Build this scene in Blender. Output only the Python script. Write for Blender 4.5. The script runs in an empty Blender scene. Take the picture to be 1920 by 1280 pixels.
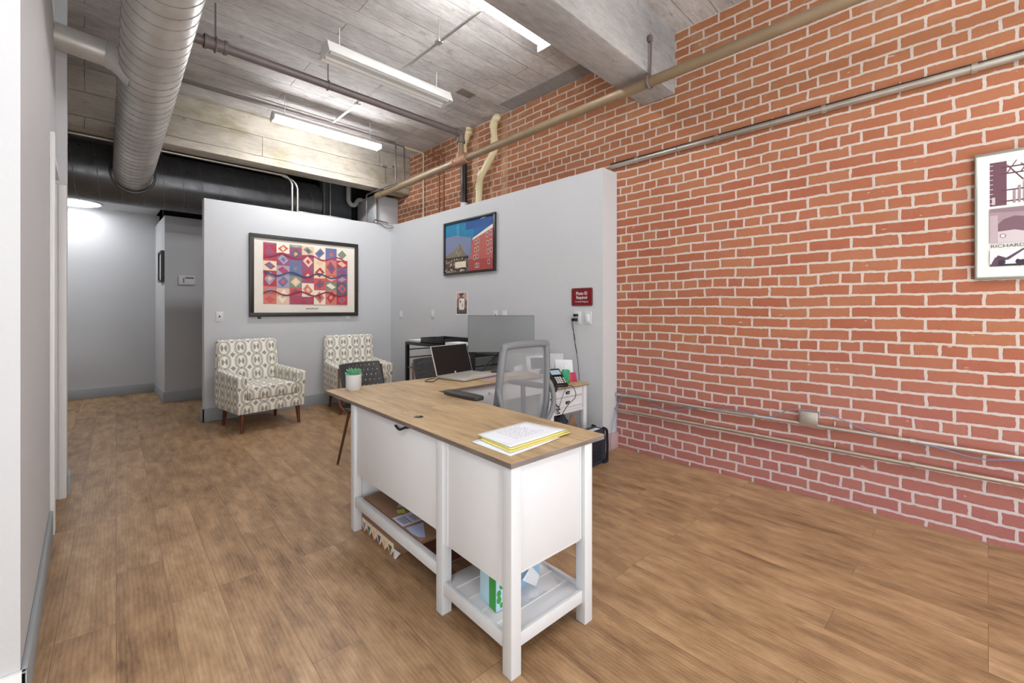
import bpy, bmesh, math, random
from mathutils import Vector, Matrix, Euler
PI = math.pi
random.seed(7)
SC = bpy.context.scene
COL = SC.collection

# ------------------------------------------------------------------ camera, sky, exposure
cd = bpy.data.cameras.new('camera'); cam = bpy.data.objects.new('camera', cd); COL.objects.link(cam)
cam.location = (0, 0, 1.3); cam.rotation_euler = (PI/2, 0, -math.atan(799/814))
cd.sensor_width = 36; cd.lens = 36*814/1920; cd.shift_y = -59/1920; cd.clip_start = .05
SC.camera = cam
SC.view_settings.view_transform = 'Standard'; SC.view_settings.look = 'None'
SC.view_settings.gamma = 1; SC.view_settings.exposure = 0.75; SC.view_settings.use_curve_mapping = False
w = bpy.data.worlds.new('world'); SC.world = w; w.use_nodes = True
w.node_tree.nodes['Background'].inputs[0].default_value = (.95, .98, 1.0, 1)
w.node_tree.nodes['Background'].inputs[1].default_value = .72

def area(name, loc, rot, sx, sy, power, col=(1, 1, 1)):
    l = bpy.data.lights.new(name, 'AREA'); l.shape = 'RECTANGLE'; l.size = sx; l.size_y = sy; l.energy = power; l.color = col
    o = bpy.data.objects.new(name, l); o.location = loc; o.rotation_euler = rot; COL.objects.link(o); return o
# daylight through the storefront behind the camera
area('storefront_daylight', (1.0, -2.3, 1.9), (PI/2, 0, 0), 5, 2.8, 10, (.94, .97, 1))
# added upward fill lamp behind the camera, brightening the ceiling
area('ceiling_fill', (1.0, -2.3, .15), (math.radians(160), 0, 0), 6, .9, 100, (.95, .98, 1))

# ------------------------------------------------------------------ materials
def lin(h):
    h = h.lstrip('#'); v = [int(h[i:i+2], 16)/255 for i in (0, 2, 4)]
    return tuple([x/12.92 if x <= .04045 else ((x+.055)/1.055)**2.4 for x in v] + [1])
def base(name):
    m = bpy.data.materials.new(name); m.use_nodes = True; nt = m.node_tree
    return m, nt, nt.nodes['Principled BSDF']
def N(nt, typ, **k):
    n = nt.nodes.new(typ)
    for a, b in k.items():
        if a.startswith('i_'): n.inputs[int(a[2:])].default_value = b
        else: setattr(n, a, b)
    return n
def ramp(nt, stops, interp='LINEAR'):
    r = nt.nodes.new('ShaderNodeValToRGB'); r.color_ramp.interpolation = interp
    e = r.color_ramp.elements
    while len(e) > 1: e.remove(e[-1])
    e[0].position = stops[0][0]; e[0].color = stops[0][1]
    for p, c in stops[1:]:
        q = e.new(p); q.color = c
    return r
def mixc(nt, fac, a, b, mode='MIX'):
    m = nt.nodes.new('ShaderNodeMix'); m.data_type = 'RGBA'; m.blend_type = mode; L = nt.links
    for s, v in ((m.inputs[0], fac), (m.inputs[6], a), (m.inputs[7], b)):
        if hasattr(v, 'links'): L.new(v, s)
        else: s.default_value = v
    return m.outputs[2]
def math_(nt, op, a, b=0., c=0.):
    m = nt.nodes.new('ShaderNodeMath'); m.operation = op
    for i, v in enumerate((a, b, c)):
        if hasattr(v, 'links'): nt.links.new(v, m.inputs[i])
        else: m.inputs[i].default_value = v
    return m.outputs[0]
def noise(nt, vec, scale, detail=3, rough=.5):
    n = nt.nodes.new('ShaderNodeTexNoise'); n.inputs['Scale'].default_value = scale; n.inputs['Detail'].default_value = detail
    n.inputs['Roughness'].default_value = rough
    if vec is not None: nt.links.new(vec, n.inputs['Vector'])
    return n
def bump(nt, h, p, strength=.3, dist=.01):
    b = nt.nodes.new('ShaderNodeBump'); b.inputs['Strength'].default_value = strength; b.inputs['Distance'].default_value = dist
    nt.links.new(h, b.inputs['Height']); nt.links.new(b.outputs[0], p.inputs['Normal']); return b
def mapping(nt, src, scale=(1, 1, 1), rot=(0, 0, 0), loc=(0, 0, 0)):
    m = nt.nodes.new('ShaderNodeMapping'); nt.links.new(src, m.inputs[0])
    m.inputs['Scale'].default_value = scale; m.inputs['Rotation'].default_value = rot; m.inputs['Location'].default_value = loc
    return m.outputs[0]
def coord(nt, which='Object'):
    return nt.nodes.new('ShaderNodeTexCoord').outputs[which]

def plain(name, col, rough=.5, metal=0., var=.06, vs=12, bmp=0., bs=60, spec=.5, alpha=1.):
    m, nt, p = base(name); c = lin(col)
    n = noise(nt, coord(nt), vs, 4)
    d = tuple([x*(1-var) for x in c[:3]] + [1]); e = tuple([min(1, x*(1+var)) for x in c[:3]] + [1])
    nt.links.new(mixc(nt, n.outputs[0], d, e), p.inputs['Base Color'])
    p.inputs['Roughness'].default_value = rough; p.inputs['Metallic'].default_value = metal
    p.inputs['Specular IOR Level'].default_value = spec; p.inputs['Alpha'].default_value = alpha
    if bmp: bump(nt, noise(nt, coord(nt), bs, 3).outputs[0], p, bmp, .003)
    return m
def flat(name, col, rough=.6):
    return plain(name, col, rough, var=.02)
def emis(name, col, s):
    m, nt, p = base(name); p.inputs['Base Color'].default_value = lin(col)
    p.inputs['Emission Color'].default_value = lin(col); p.inputs['Emission Strength'].default_value = s; return m
def paint_wall(name, col, b=.25):
    m, nt, p = base(name); c = lin(col); o = coord(nt)
    n = noise(nt, o, 1.2, 3)
    nt.links.new(mixc(nt, n.outputs[0], tuple([x*.97 for x in c[:3]]+[1]), tuple([min(1, x*1.03) for x in c[:3]]+[1])), p.inputs['Base Color'])
    p.inputs['Roughness'].default_value = .6; p.inputs['Specular IOR Level'].default_value = .3
    bump(nt, noise(nt, o, 55, 4, .6).outputs[0], p, b, .006); return m

def mat_brick():
    m, nt, p = base('red_brick'); L = nt.links
    o = coord(nt); sep = N(nt, 'ShaderNodeSeparateXYZ'); L.new(o, sep.inputs[0])
    cmb = N(nt, 'ShaderNodeCombineXYZ'); L.new(math_(nt, 'MULTIPLY', sep.outputs[1], -1.), cmb.inputs[0]); L.new(math_(nt, 'SUBTRACT', sep.outputs[2], .115), cmb.inputs[1])
    def add_noise(v, scale, amp):
        n = noise(nt, o, scale, 2); s = N(nt, 'ShaderNodeVectorMath', operation='SUBTRACT'); L.new(n.outputs['Color'], s.inputs[0]); s.inputs[1].default_value = (.5, .5, .5)
        k = N(nt, 'ShaderNodeVectorMath', operation='SCALE'); L.new(s.outputs[0], k.inputs[0]); k.inputs['Scale'].default_value = amp
        a = N(nt, 'ShaderNodeVectorMath', operation='ADD'); L.new(v, a.inputs[0]); L.new(k.outputs[0], a.inputs[1]); return a.outputs[0]
    v = add_noise(cmb.outputs[0], 1.1, .04); v = add_noise(v, 7, .014); v = add_noise(v, 34, .011)
    b = N(nt, 'ShaderNodeTexBrick'); L.new(v, b.inputs['Vector'])
    b.offset = .5; b.offset_frequency = 2; b.squash = .5; b.squash_frequency = 6
    for k, x in (('Scale', 1), ('Mortar Size', .0084), ('Mortar Smooth', .15), ('Bias', -.1), ('Brick Width', .238), ('Row Height', .0755)): b.inputs[k].default_value = x
    b.inputs['Color1'].default_value = lin('#A8634A'); b.inputs['Color2'].default_value = lin('#B47355'); b.inputs['Mortar'].default_value = (0, 0, 0, 1)
    # per-brick second variation
    b2 = N(nt, 'ShaderNodeTexBrick'); L.new(v, b2.inputs['Vector']); b2.offset = .5; b2.squash = .5; b2.squash_frequency = 6
    for k, x in (('Scale', 1), ('Mortar Size', .0), ('Bias', .0), ('Brick Width', .238), ('Row Height', .0755)): b2.inputs[k].default_value = x
    b2.inputs['Color1'].default_value = (0, 0, 0, 1); b2.inputs['Color2'].default_value = (1, 1, 1, 1); b2.inputs['Mortar'].default_value = (.5, .5, .5, 1)
    c = mixc(nt, math_(nt, 'MULTIPLY', b2.outputs[0], .4), b.outputs['Color'], lin('#B27E5A'))
    c = mixc(nt, math_(nt, 'MULTIPLY', noise(nt, o, 18, 5, .7).outputs[0], .35), c, lin('#A8604C'))
    # pink colour cast of the light painted into the lower brick, warm tan high up
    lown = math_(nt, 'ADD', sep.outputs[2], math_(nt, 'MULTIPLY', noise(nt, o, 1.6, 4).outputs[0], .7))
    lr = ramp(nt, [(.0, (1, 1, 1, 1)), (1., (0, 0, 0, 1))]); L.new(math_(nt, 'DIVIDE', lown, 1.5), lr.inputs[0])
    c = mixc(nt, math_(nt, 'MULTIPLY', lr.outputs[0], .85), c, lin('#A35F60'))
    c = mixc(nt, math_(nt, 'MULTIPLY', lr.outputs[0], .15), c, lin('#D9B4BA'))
    # mortar with smears
    sm = noise(nt, o, 5, 5, .65); sr = ramp(nt, [(.50, (0, 0, 0, 1)), (.62, (1, 1, 1, 1))]); L.new(sm.outputs[0], sr.inputs[0])
    hi = ramp(nt, [(.80, (.08, .08, .08, 1)), (.90, (.8, .8, .8, 1))]); L.new(math_(nt, 'DIVIDE', sep.outputs[2], 3.7), hi.inputs[0])
    smear = math_(nt, 'MULTIPLY', sr.outputs[0], hi.outputs[0])
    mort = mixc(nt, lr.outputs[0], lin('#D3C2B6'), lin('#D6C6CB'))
    c = mixc(nt, smear, c, lin('#B49A80'))
    warm = ramp(nt, [(.60, (0, 0, 0, 1)), (.80, (.55, .55, .55, 1))]); L.new(math_(nt, 'DIVIDE', sep.outputs[2], 3.7), warm.inputs[0])
    c = mixc(nt, warm.outputs[0], c, lin('#AD7852'))
    c = mixc(nt, b.outputs['Fac'], c, mort)
    for yc, hw in ((3.80, .06), (4.34, .05), (4.02, .02)):
        bd = math_(nt, 'LESS_THAN', math_(nt, 'ABSOLUTE', math_(nt, 'SUBTRACT', math_(nt, 'ADD', sep.outputs[1], math_(nt, 'MULTIPLY', noise(nt, o, 9, 3).outputs[0], .03)), yc+.015)), hw)
        up = math_(nt, 'GREATER_THAN', sep.outputs[2], 2.5); c = mixc(nt, math_(nt, 'MULTIPLY', math_(nt, 'MULTIPLY', bd, up), .55), c, lin('#C9A683'))
    # white scuffs
    wn = noise(nt, mapping(nt, o, (1, 1, 2.6)), 16, 2); wr = ramp(nt, [(.74, (0, 0, 0, 1)), (.77, (1, 1, 1, 1))]); L.new(wn.outputs[0], wr.inputs[0])
    c = mixc(nt, math_(nt, 'MULTIPLY', wr.outputs[0], .5), c, lin('#E8D8D0'))
    L.new(c, p.inputs['Base Color']); p.inputs['Roughness'].default_value = .85; p.inputs['Specular IOR Level'].default_value = .2
    h = math_(nt, 'ADD', math_(nt, 'MULTIPLY', math_(nt, 'SUBTRACT', 1., b.outputs['Fac']), 1.), math_(nt, 'MULTIPLY', noise(nt, o, 60, 5, .7).outputs[0], .45))
    bump(nt, h, p, .8, .012); return m

def mat_floor():
    m, nt, p = base('wood_plank_floor'); L = nt.links
    o = coord(nt); v = mapping(nt, o, rot=(0, 0, PI/2+.037))
    def br(mort, c1, c2, mc):
        b = N(nt, 'ShaderNodeTexBrick'); L.new(v, b.inputs['Vector']); b.offset = .37; b.offset_frequency = 3; b.squash = 1
        for k, x in (('Scale', 1), ('Mortar Size', mort), ('Mortar Smooth', .2), ('Bias', 0), ('Brick Width', 1.22), ('Row Height', .178)): b.inputs[k].default_value = x
        b.inputs['Color1'].default_value = c1; b.inputs['Color2'].default_value = c2; b.inputs['Mortar'].default_value = mc; return b
    b = br(.0011, (0, 0, 0, 1), (1, 1, 1, 1), (.5, .5, .5, 1))
    # per plank offset of the grain
    k = N(nt, 'ShaderNodeVectorMath', operation='SCALE'); L.new(b.outputs[0], k.inputs[0]); k.inputs['Scale'].default_value = 9.
    a = N(nt, 'ShaderNodeVectorMath', operation='ADD'); L.new(v, a.inputs[0]); L.new(k.outputs[0], a.inputs[1])
    g1 = noise(nt, mapping(nt, a.outputs[0], (1.7, 5.5, 1)), 2.2, 7, .66)
    g2 = noise(nt, mapping(nt, a.outputs[0], (3.5, 60, 1)), 3, 4, .6)
    wv = N(nt, 'ShaderNodeTexWave', wave_type='BANDS', bands_direction='Y'); L.new(mapping(nt, a.outputs[0], (.9, 6, 1)), wv.inputs['Vector'])
    for q, x in (('Scale', 3.2), ('Distortion', 7), ('Detail', 2.5), ('Detail Scale', .8)): wv.inputs[q].default_value = x
    r = ramp(nt, [(.27, lin('#5E432E')), (.42, lin('#8E6F50')), (.54, lin('#A68562')), (.74, lin('#C2A37E'))])
    s = math_(nt, 'ADD', math_(nt, 'MULTIPLY', g1.outputs[0], .80), math_(nt, 'MULTIPLY', g2.outputs[0], .17))
    s = math_(nt, 'ADD', s, math_(nt, 'MULTIPLY', wv.outputs[0], .06))
    s = math_(nt, 'ADD', s, math_(nt, 'MULTIPLY', math_(nt, 'SUBTRACT', b.outputs[0], .5), .09)); L.new(s, r.inputs[0])
    kn = noise(nt, mapping(nt, a.outputs[0], (3, 7, 1)), 2.2, 5, .65); kr = ramp(nt, [(.60, (0, 0, 0, 1)), (.75, (1, 1, 1, 1))]); L.new(kn.outputs[0], kr.inputs[0])
    c = mixc(nt, math_(nt, 'MULTIPLY', kr.outputs[0], .5), r.outputs[0], lin('#6A4B34'))
    c = mixc(nt, math_(nt, 'MULTIPLY', b.outputs['Fac'], .6), c, lin('#4A3322'))
    L.new(c, p.inputs['Base Color']); p.inputs['Roughness'].default_value = .42; p.inputs['Specular IOR Level'].default_value = .35
    bump(nt, math_(nt, 'SUBTRACT', g2.outputs[0], math_(nt, 'MULTIPLY', b.outputs['Fac'], 1.5)), p, .12, .003); return m

def mat_concrete(name, c1, c2, board=True, stain=None, bw=.2):
    m, nt, p = base(name); L = nt.links; o = coord(nt)
    n1 = noise(nt, mapping(nt, o, (.7, 1.8, 1.8)), 1.6, 6, .65); n2 = noise(nt, mapping(nt, o, (1, 4, 4)), 9, 6, .75)
    r = ramp(nt, [(.36, lin(c1)), (.64, lin(c2))])
    s = math_(nt, 'ADD', math_(nt, 'MULTIPLY', n1.outputs[0], .6), math_(nt, 'MULTIPLY', n2.outputs[0], .4)); L.new(s, r.inputs[0]); c = r.outputs[0]
    pn = noise(nt, mapping(nt, o, (1, 1.6, 1.6)), 7, 3, .6); pr = ramp(nt, [(.30, (1, 1, 1, 1)), (.36, (0, 0, 0, 1))]); L.new(pn.outputs[0], pr.inputs[0])
    c = mixc(nt, math_(nt, 'MULTIPLY', pr.outputs[0], .35), c, lin('#6E655E'))
    h = math_(nt, 'MULTIPLY', n2.outputs[0], .8)
    if board:
        sep = N(nt, 'ShaderNodeSeparateXYZ'); L.new(o, sep.inputs[0])
        cm = N(nt, 'ShaderNodeCombineXYZ'); L.new(sep.outputs[0], cm.inputs[0]); L.new(math_(nt, 'ADD', sep.outputs[1], sep.outputs[2]), cm.inputs[1])
        wn = noise(nt, o, 4, 3); sb = N(nt, 'ShaderNodeVectorMath', operation='SCALE'); L.new(wn.outputs['Color'], sb.inputs[0]); sb.inputs['Scale'].default_value = .02
        ad = N(nt, 'ShaderNodeVectorMath', operation='ADD'); L.new(cm.outputs[0], ad.inputs[0]); L.new(sb.outputs[0], ad.inputs[1])
        b = N(nt, 'ShaderNodeTexBrick'); L.new(ad.outputs[0], b.inputs['Vector'])
        for q, x in (('Scale', 1), ('Mortar Size', .004), ('Mortar Smooth', .8), ('Brick Width', 3.1), ('Row Height', bw)): b.inputs[q].default_value = x
        b.inputs['Color1'].default_value = (0, 0, 0, 1); b.inputs['Color2'].default_value = (1, 1, 1, 1); b.inputs['Mortar'].default_value = (.5, .5, .5, 1)
        c = mixc(nt, math_(nt, 'MULTIPLY', b.outputs[0], .18), c, lin('#8B817A'))
        ln = noise(nt, mapping(nt, o, (1.2, 1, 1)), 2, 4, .7); lr = ramp(nt, [(.4, (0, 0, 0, 1)), (.62, (1, 1, 1, 1))]); L.new(ln.outputs[0], lr.inputs[0])
        c = mixc(nt, math_(nt, 'MULTIPLY', math_(nt, 'MULTIPLY', b.outputs['Fac'], lr.outputs[0]), .7), c, lin('#5D544E'))
        h = math_(nt, 'SUBTRACT', math_(nt, 'ADD', h, math_(nt, 'MULTIPLY', b.outputs[0], .35)), math_(nt, 'MULTIPLY', b.outputs['Fac'], 1.))
    if stain:
        sn = noise(nt, mapping(nt, o, (.9, 1, 2.2)), 2.1, 4, .6); st = ramp(nt, [(.5, (0, 0, 0, 1)), (.66, (1, 1, 1, 1))]); L.new(sn.outputs[0], st.inputs[0])
        c = mixc(nt, math_(nt, 'MULTIPLY', st.outputs[0], .6), c, lin(stain))
    L.new(c, p.inputs['Base Color']); p.inputs['Roughness'].default_value = .85; p.inputs['Specular IOR Level'].default_value = .2
    bump(nt, h, p, .9, .016); return m

def mat_oak():
    m, nt, p = base('rustic_oak_laminate'); L = nt.links; o = coord(nt, 'UV')
    wn = N(nt, 'ShaderNodeTexBrick'); L.new(mapping(nt, o, rot=(0, 0, PI/2)), wn.inputs['Vector'])
    for q, x in (('Scale', 1), ('Mortar Size', .0), ('Brick Width', 1.9), ('Row Height', .13)): wn.inputs[q].default_value = x
    wn.inputs['Color1'].default_value = (0, 0, 0, 1); wn.inputs['Color2'].default_value = (1, 1, 1, 1)
    k = N(nt, 'ShaderNodeVectorMath', operation='SCALE'); L.new(wn.outputs[0], k.inputs[0]); k.inputs['Scale'].default_value = 3.
    a = N(nt, 'ShaderNodeVectorMath', operation='ADD'); L.new(o, a.inputs[0]); L.new(k.outputs[0], a.inputs[1])
    g1 = noise(nt, mapping(nt, a.outputs[0], (9, 1.4, 1)), 2, 6, .6); g2 = noise(nt, mapping(nt, a.outputs[0], (70, 4, 1)), 3, 4, .6)
    s = math_(nt, 'ADD', math_(nt, 'MULTIPLY', g1.outputs[0], .75), math_(nt, 'MULTIPLY', g2.outputs[0], .25))
    s = math_(nt, 'ADD', s, math_(nt, 'MULTIPLY', math_(nt, 'SUBTRACT', wn.outputs[0], .5), .07))
    r = ramp(nt, [(.28, lin('#866A48')), (.45, lin('#AC906A')), (.6, lin('#C2A67B')), (.8, lin('#D2BA90'))]); L.new(s, r.inputs[0])
    L.new(r.outputs[0], p.inputs['Base Color']); p.inputs['Roughness'].default_value = .45
    bump(nt, g2.outputs[0], p, .1, .002); return m

def mat_wood(name, c1, c2, rough=.4, sc=(30, 30, 3)):
    m, nt, p = base(name); L = nt.links; o = coord(nt)
    g = noise(nt, mapping(nt, o, sc), 2, 5, .6); r = ramp(nt, [(.3, lin(c1)), (.7, lin(c2))]); L.new(g.outputs[0], r.inputs[0])
    L.new(r.outputs[0], p.inputs['Base Color']); p.inputs['Roughness'].default_value = rough; return m

def mat_galv(name, c='#B9B6AF', rough=.33, axis_noise=(1, 1, 1), metal=.85):
    m, nt, p = base(name); L = nt.links; o = coord(nt)
    n = noise(nt, mapping(nt, o, axis_noise), 3, 5, .6); r = ramp(nt, [(.3, tuple([x*.72 for x in lin(c)[:3]]+[1])), (.7, lin(c))]); L.new(n.outputs[0], r.inputs[0])
    L.new(r.outputs[0], p.inputs['Base Color']); p.inputs['Metallic'].default_value = metal
    rr = ramp(nt, [(.3, (rough*.8,)*3+(1,)), (.7, (rough*1.35,)*3+(1,))]); L.new(noise(nt, o, 9, 4).outputs[0], rr.inputs[0]); L.new(rr.outputs[0], p.inputs['Roughness'])
    return m

def mat_ikat():
    m, nt, p = base('ikat_fabric'); L = nt.links; o = coord(nt, 'UV')
    n = noise(nt, o, 40, 2); s = N(nt, 'ShaderNodeVectorMath', operation='SCALE'); L.new(n.outputs['Color'], s.inputs[0]); s.inputs['Scale'].default_value = .012
    a = N(nt, 'ShaderNodeVectorMath', operation='ADD'); L.new(o, a.inputs[0]); L.new(s.outputs[0], a.inputs[1])
    sp = N(nt, 'ShaderNodeSeparateXYZ'); L.new(a.outputs[0], sp.inputs[0]); T = lambda op, *k: math_(nt, op, *k)
    PU, PV = .172, .158
    def cell(off): return [T('ABSOLUTE', T('MULTIPLY', T('SUBTRACT', T('FRACT', T('ADD', T('DIVIDE', sp.outputs[k], P_), 10.+off)), .5), P_)) for k, P_ in ((0, PU), (1, PV))]
    au, av = cell(0); bu, bv = cell(.5)
    e = T('SQRT', T('ADD', T('POWER', T('DIVIDE', au, .040), 2.), T('POWER', T('DIVIDE', av, .062), 2.)))
    ring = T('MULTIPLY', T('GREATER_THAN', e, 1.05), T('LESS_THAN', e, 1.72))
    bow = T('MULTIPLY', T('LESS_THAN', e, .85), T('MULTIPLY', T('GREATER_THAN', au, .0025), T('LESS_THAN', av, T('MULTIPLY', au, 2.0))))
    dm = T('ADD', T('DIVIDE', bu, .030), T('DIVIDE', bv, .030)); dia = T('LESS_THAN', dm, .95); clr = T('GREATER_THAN', dm, 1.65)
    knot = T('LESS_THAN', T('ADD', T('DIVIDE', au, .012), T('DIVIDE', T('SUBTRACT', PV/2, av), .016)), 1.)
    hatch = T('GREATER_THAN', T('SINE', T('MULTIPLY', T('ADD', sp.outputs[1], T('MULTIPLY', au, .4)), 2*PI/.0125)), -.45)
    f = T('MAXIMUM', T('MULTIPLY', T('MULTIPLY', ring, clr), T('MULTIPLY_ADD', hatch, .55, .3)), T('MAXIMUM', bow, T('MAXIMUM', dia, knot)))
    c = mixc(nt, math_(nt, 'MULTIPLY', f, .85), lin('#FAF5E8'), lin('#8B867C')); L.new(c, p.inputs['Base Color'])
    p.inputs['Roughness'].default_value = .9; p.inputs['Specular IOR Level'].default_value = .1; p.inputs['Sheen Weight'].default_value = .15
    bump(nt, noise(nt, o, 500, 2).outputs[0], p, .2, .001); return m

def mat_mesh_fabric():
    m, nt, p = base('grey_chair_mesh'); L = nt.links; o = coord(nt, 'UV')
    sp = N(nt, 'ShaderNodeSeparateXYZ'); L.new(o, sp.inputs[0])
    f = math_(nt, 'MULTIPLY', math_(nt, 'SINE', math_(nt, 'MULTIPLY', sp.outputs[0], 2*PI/.0035)), math_(nt, 'SINE', math_(nt, 'MULTIPLY', sp.outputs[1], 2*PI/.0035)))
    L.new(math_(nt, 'MULTIPLY_ADD', f, .12, .62), p.inputs['Alpha'])
    p.inputs['Base Color'].default_value = lin('#8F9194'); p.inputs['Roughness'].default_value = .8; return m

def mat_glass_clear(name, col='#FFFFFF', a=.25):
    m, nt, p = base(name); p.inputs['Base Color'].default_value = lin(col); p.inputs['Roughness'].default_value = .08
    p.inputs['Alpha'].default_value = a; return m

M = {}
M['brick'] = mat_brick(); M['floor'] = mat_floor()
M['ceiling'] = mat_concrete('board_formed_concrete', '#A8A3A0', '#E6E3E0')
M['beam'] = mat_concrete('beam_concrete', '#A39D92', '#CFC6B7', True, '#8F8564', .24)
M['beam_near'] = mat_concrete('smooth_beam_concrete', '#9A9998', '#C9C7C4', False)
M['wall'] = paint_wall('light_grey_wall_paint', '#CBCCCE'); M['hallwall'] = paint_wall('hall_grey_wall_paint', '#BFC0C2', .15)
M['basebd'] = paint_wall('grey_baseboard_paint', '#A0A4A7', .05)
M['white_trim'] = plain('white_trim_paint', '#F2F2F1', .4, var=.02)
M['white'] = plain('white_lacquer', '#D9DADC', .45, var=.02); M['panelwhite'] = plain('lightened_white_panel', '#E4E5E7', .5, var=.02)  # panelwhite: the same white, lightened for sides that catch less light
M['oak'] = mat_oak(); M['oak_edge'] = mat_wood('weathered_edge_wood', '#5E524B', '#8C827B', .5, (3, 3, 40))
M['darkshelf'] = mat_wood('dark_red_shelf_wood', '#3A1D16', '#5E3226', .35, (4, 30, 4))
M['legwood'] = mat_wood('walnut_leg', '#4A2416', '#7A4127')
M['ikat'] = mat_ikat(); M['mesh'] = mat_mesh_fabric()
M['galv'] = mat_galv('galvanised_duct', '#DAD7D1', .4, metal=.4); M['galvdark'] = mat_galv('shade_darkened_duct', '#75777A', .33, metal=.6)  # galvdark: duct metal with the surrounding shade put into its colour
M['seam'] = plain('duct_seam', '#8B8781', .5, .3); M['conduit'] = mat_galv('conduit_metal', '#CFCBC2', .35); M['pipe'] = plain('old_painted_pipe', '#8E7A60', .5, .15, .2, 6)
M['pipegrey'] = plain('grey_iron_pipe', '#756B69', .5, .2, .2, 6); M['pvc'] = plain('cream_pvc', '#E6D9AE', .4, var=.08, vs=5)
M['black'] = plain('black_plastic', '#17181A', .35); M['blackmetal'] = plain('black_metal', '#1A1A1B', .4, .3)
M['screen'] = plain('dark_glass_screen', '#050506', .45, var=.02); M['mongrey'] = plain('smudged_reflection_grey', '#77797A', .35, .3, .16, 3)  # mongrey: switched-off screen with its grey reflection painted in, plus smudges
M['chairplastic'] = plain('grey_chair_plastic', '#77797C', .5); M['armpad'] = plain('dark_arm_pad', '#3A3735', .55)
M['perf'] = plain('charcoal_chair_shell', '#403F40', .5); M['bronze'] = plain('bronze_metal_leg', '#6B4B35', .4, .5)
M['paper'] = flat('white_paper', '#EDF0F6'); M['yellow'] = flat('yellow_paper', '#EBDF86'); M['ink'] = flat('ink', '#A3AABA'); M['inkblk'] = flat('black_ink', '#1C1C1C')
M['kraft'] = plain('kraft_cardboard', '#8A6A50', .8, var=.1); M['lav'] = flat('pale_blue_print', '#B9C6E6')
M['leaf'] = plain('succulent_leaf', '#6DB187', .5, var=.2, vs=30); M['leaftip'] = plain('succulent_tip', '#9BD0A6', .5)
M['tube_on'] = emis('lit_fluorescent_tube', '#FAFCFF', 50); M['tube_off'] = plain('unlit_tube', '#EDEDEA', .25, var=.01)
M['dome'] = emis('lit_dome', '#FAFCFF', 12); M['fixture'] = plain('white_enamel_fixture', '#EFEFEC', .3, var=.02)
M['void'] = plain('void_darkness_black', '#0B0B0C', .9); M['darkpanel'] = plain('dark_grey_panel', '#4A4D50', .8)  # void: black sheets standing for the darkness of the unlit space
M['silver'] = plain('silver_plastic', '#C9C7C1', .35, .4); M['cable'] = plain('black_cable', '#101012', .5); M['bluecable'] = plain('blue_grey_cable', '#7E86A6', .5)
M['green'] = plain('green_plastic', '#3FA77C', .35, alpha=.9); M['magenta'] = flat('magenta_brochure', '#B01752'); M['clear'] = mat_glass_clear('clear_plastic')
M['maroon'] = plain('maroon_sign', '#7A0A18', .4); M['signborder'] = plain('sign_border', '#6E4B4A', .4)
M['frameblk'] = plain('dark_frame_wood', '#2A2A24', .4); M['framegrey'] = plain('grey_metal_frame', '#9A9A8E', .35, .5)
M['navy'] = plain('navy_black_fabric', '#232C3E', .6); M['bag'] = plain('crumpled_dark_bag', '#34343F', .3, bmp=.6, bs=20)
M['bluebox'] = flat('blue_box', '#3FA5DE'); M['boxgreen'] = flat('box_green', '#3FA24A'); M['skyblue'] = flat('box_light_blue', '#BFE3F2'); M['red'] = flat('red_label', '#C03028')
def C(hexc, _c={}):
    if hexc not in _c: _c[hexc] = flat('print_'+hexc.lstrip('#'), hexc)
    return _c[hexc]

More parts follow.
